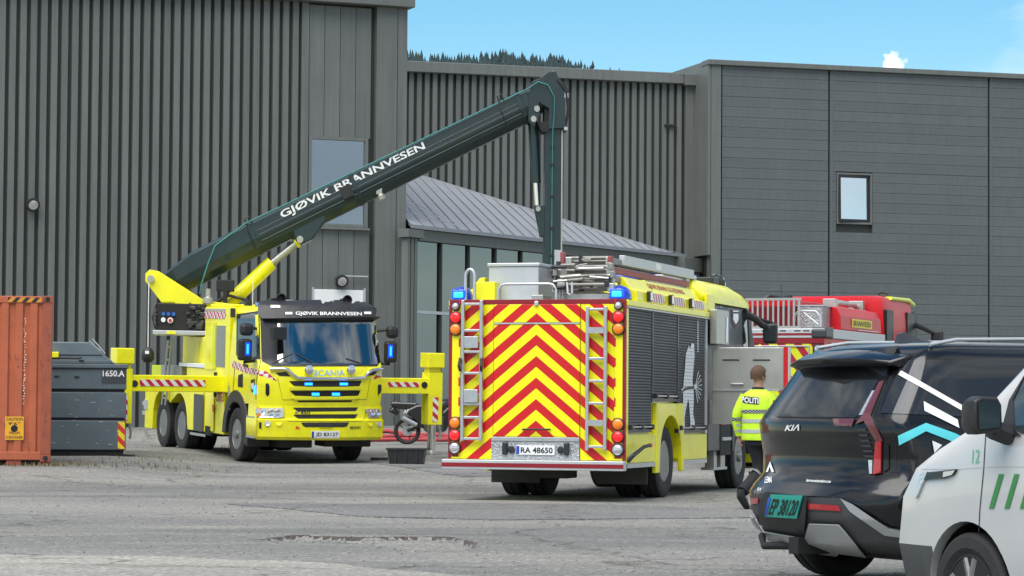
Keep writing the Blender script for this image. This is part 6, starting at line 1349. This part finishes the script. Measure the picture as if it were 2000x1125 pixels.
sl_ = limb(MB(), [(-.15, 0, 1.42)] + LA[1:2] + [(-.255, .028, .925)], [(.088, .092), (.072, .075), (.055, .056)], 6, 16, .03).build('sleeve', m_hv, t, smooth=60)
limb(MB(), [(.15, 0, 1.42)] + RA[1:2] + [(.232, .195, 1.065)], [(.088, .092), (.072, .075), (.055, .056)], 6, 16, .03).build('sleeve', m_hv, t, smooth=60)
MB().loft([ell((0, .0, 1.485), (0, .1, 1), .086, .082), ell((0, .0, 1.53), (0, .1, 1), .074, .072), ell((0, .0, 1.535), (0, .1, 1), .06, .06)], caps=False).build('collar', m_navyc, t, smooth=60)
def band(z0, z1, mat, grow=.006):
    rr = []
    for z in (z0, (z0 + z1) / 2, z1):
        k = max(0, min(len(jr) - 2, next(i for i in range(len(jr) - 1) if jr[i + 1][0].z >= z))); f = (z - jr[k][0].z) / (jr[k + 1][0].z - jr[k][0].z)
        rr.append([Vector(((a.x + (b_.x - a.x) * f), (a.y + (b_.y - a.y) * f), z)) for a, b_ in zip(jr[k], jr[k + 1])])
        c = [v + Vector((v.x, v.y, 0)).normalized() * grow for v in rr[-1]]; rr[-1] = c
    return MB().loft(rr, caps=False).build('reflective_band', mat, t, smooth=60)
m_pchk = stripes('police_checker', lambda o, f: f('GREATER_THAN', f('FRACT', f('MULTIPLY', f('ADD', f('FLOOR', f('MULTIPLY', f('ADD', o[0], o[1]), 45)), f('FLOOR', f('MULTIPLY', o[2], 60))), .5)), .4), (.02, .02, .022), (.35, .36, .36))
band(1.205, 1.25, m_pchk); band(1.085, 1.13, m_refl); band(.955, 1.0, m_refl)
def sband(P0, P1, f0, f1, r, mat):
    a = Vector(P0).lerp(Vector(P1), f0); b_ = Vector(P0).lerp(Vector(P1), f1); MB().cyl(a, b_, r, n=18, caps=False).build('sleeve_band', mat, t, smooth=60)
sband(LA[1], LA[2], .02, .2, .080, m_pchk); sband(LA[1], LA[2], .36, .5, .074, m_refl); sband(LA[1], LA[2], .64, .78, .069, m_refl); sband(RA[0], RA[1], .8, .95, .089, m_pchk)
k7 = lambda *pts: [(1400 + x / 3.63, 700 + y / 3.63) for x, y in pts]
SJ.lay('back_patch', k7((172, 266), (302, 278), (298, 328), (170, 316)), m_prblk, t, .005); SJ.write('lettering', 'POLITI', m_prw, t, *k7((178, 312), (295, 322), (180, 273)), off=.009, bold=.02)
q = Vector(RA[0]).lerp(Vector(RA[1]), .42); n_ = Vector((.5, -.85, .1)).normalized(); c = q + n_ * .094; s1 = Vector((.85, .5, 0)); u1 = Vector((.1, 0, 1)).normalized()
MB().poly([c - s1 * .03 - u1 * .045, c + s1 * .03 - u1 * .045, c + s1 * .03 + u1 * .045, c - s1 * .03 + u1 * .045]).build('sleeve_badge', m_prblk, t, fix=False); MB().poly([c + n_ * .002 - s1 * .018 - u1 * .03, c + n_ * .002 + s1 * .018 - u1 * .03, c + n_ * .002 + s1 * .018 + u1 * .02, c + n_ * .002 + u1 * .035, c + n_ * .002 - s1 * .018 + u1 * .02]).build('badge_emblem', m_lamb, t, fix=False)
tr = MB(); limb(tr, [(-.075, 0, .93), (-.01, .08, .50), (-.125, -.24, .22)], [(.115, .13), (.088, .092), (.075, .078)], 7, 16, .03); limb(tr, [(.085, 0, .93), (.22, .22, .52), (.27, .30, .09)], [(.115, .13), (.088, .092), (.078, .08)], 7, 16, .03)
tr.loft([ell((0, 0, .80), (0, 0, 1), .15, .12), ell((0, 0, .90), (0, 0, 1), .185, .14), ell((0, 0, .98), (0, 0, 1), .18, .14)]); tr.build('trousers', m_navyc, t, smooth=60)
sband((-.01, .08, .50), (-.125, -.24, .22), .2, .28, .086, m_pchk)
for (a0, toe) in (((-.13, -.27, .17), (-.09, -.17, .04)), ((.27, .29, .07), (.31, .47, .05))):
    a0 = Vector(a0); toe = Vector(toe); d = (toe - a0).normalized(); h_ = a0 - d * .07
    limb(MB(), [a0 + Vector((0, 0, .08)), a0, a0 + (toe - a0) * .5, toe + d * .03], [(.055, .06), (.05, .06), (.048, .042), (.03, .025)], 5, 14).loft([ell(h_ + Vector((0, 0, -.045)), d, .036, .03), ell(a0 + Vector((0, 0, -.045)), d, .042, .03), ell(toe + Vector((0, 0, -.015)), d, .045, .022), ell(toe + d * .04 + Vector((0, 0, -.008)), d, .025, .014)]).build('boot', m_blk, t, smooth=60)
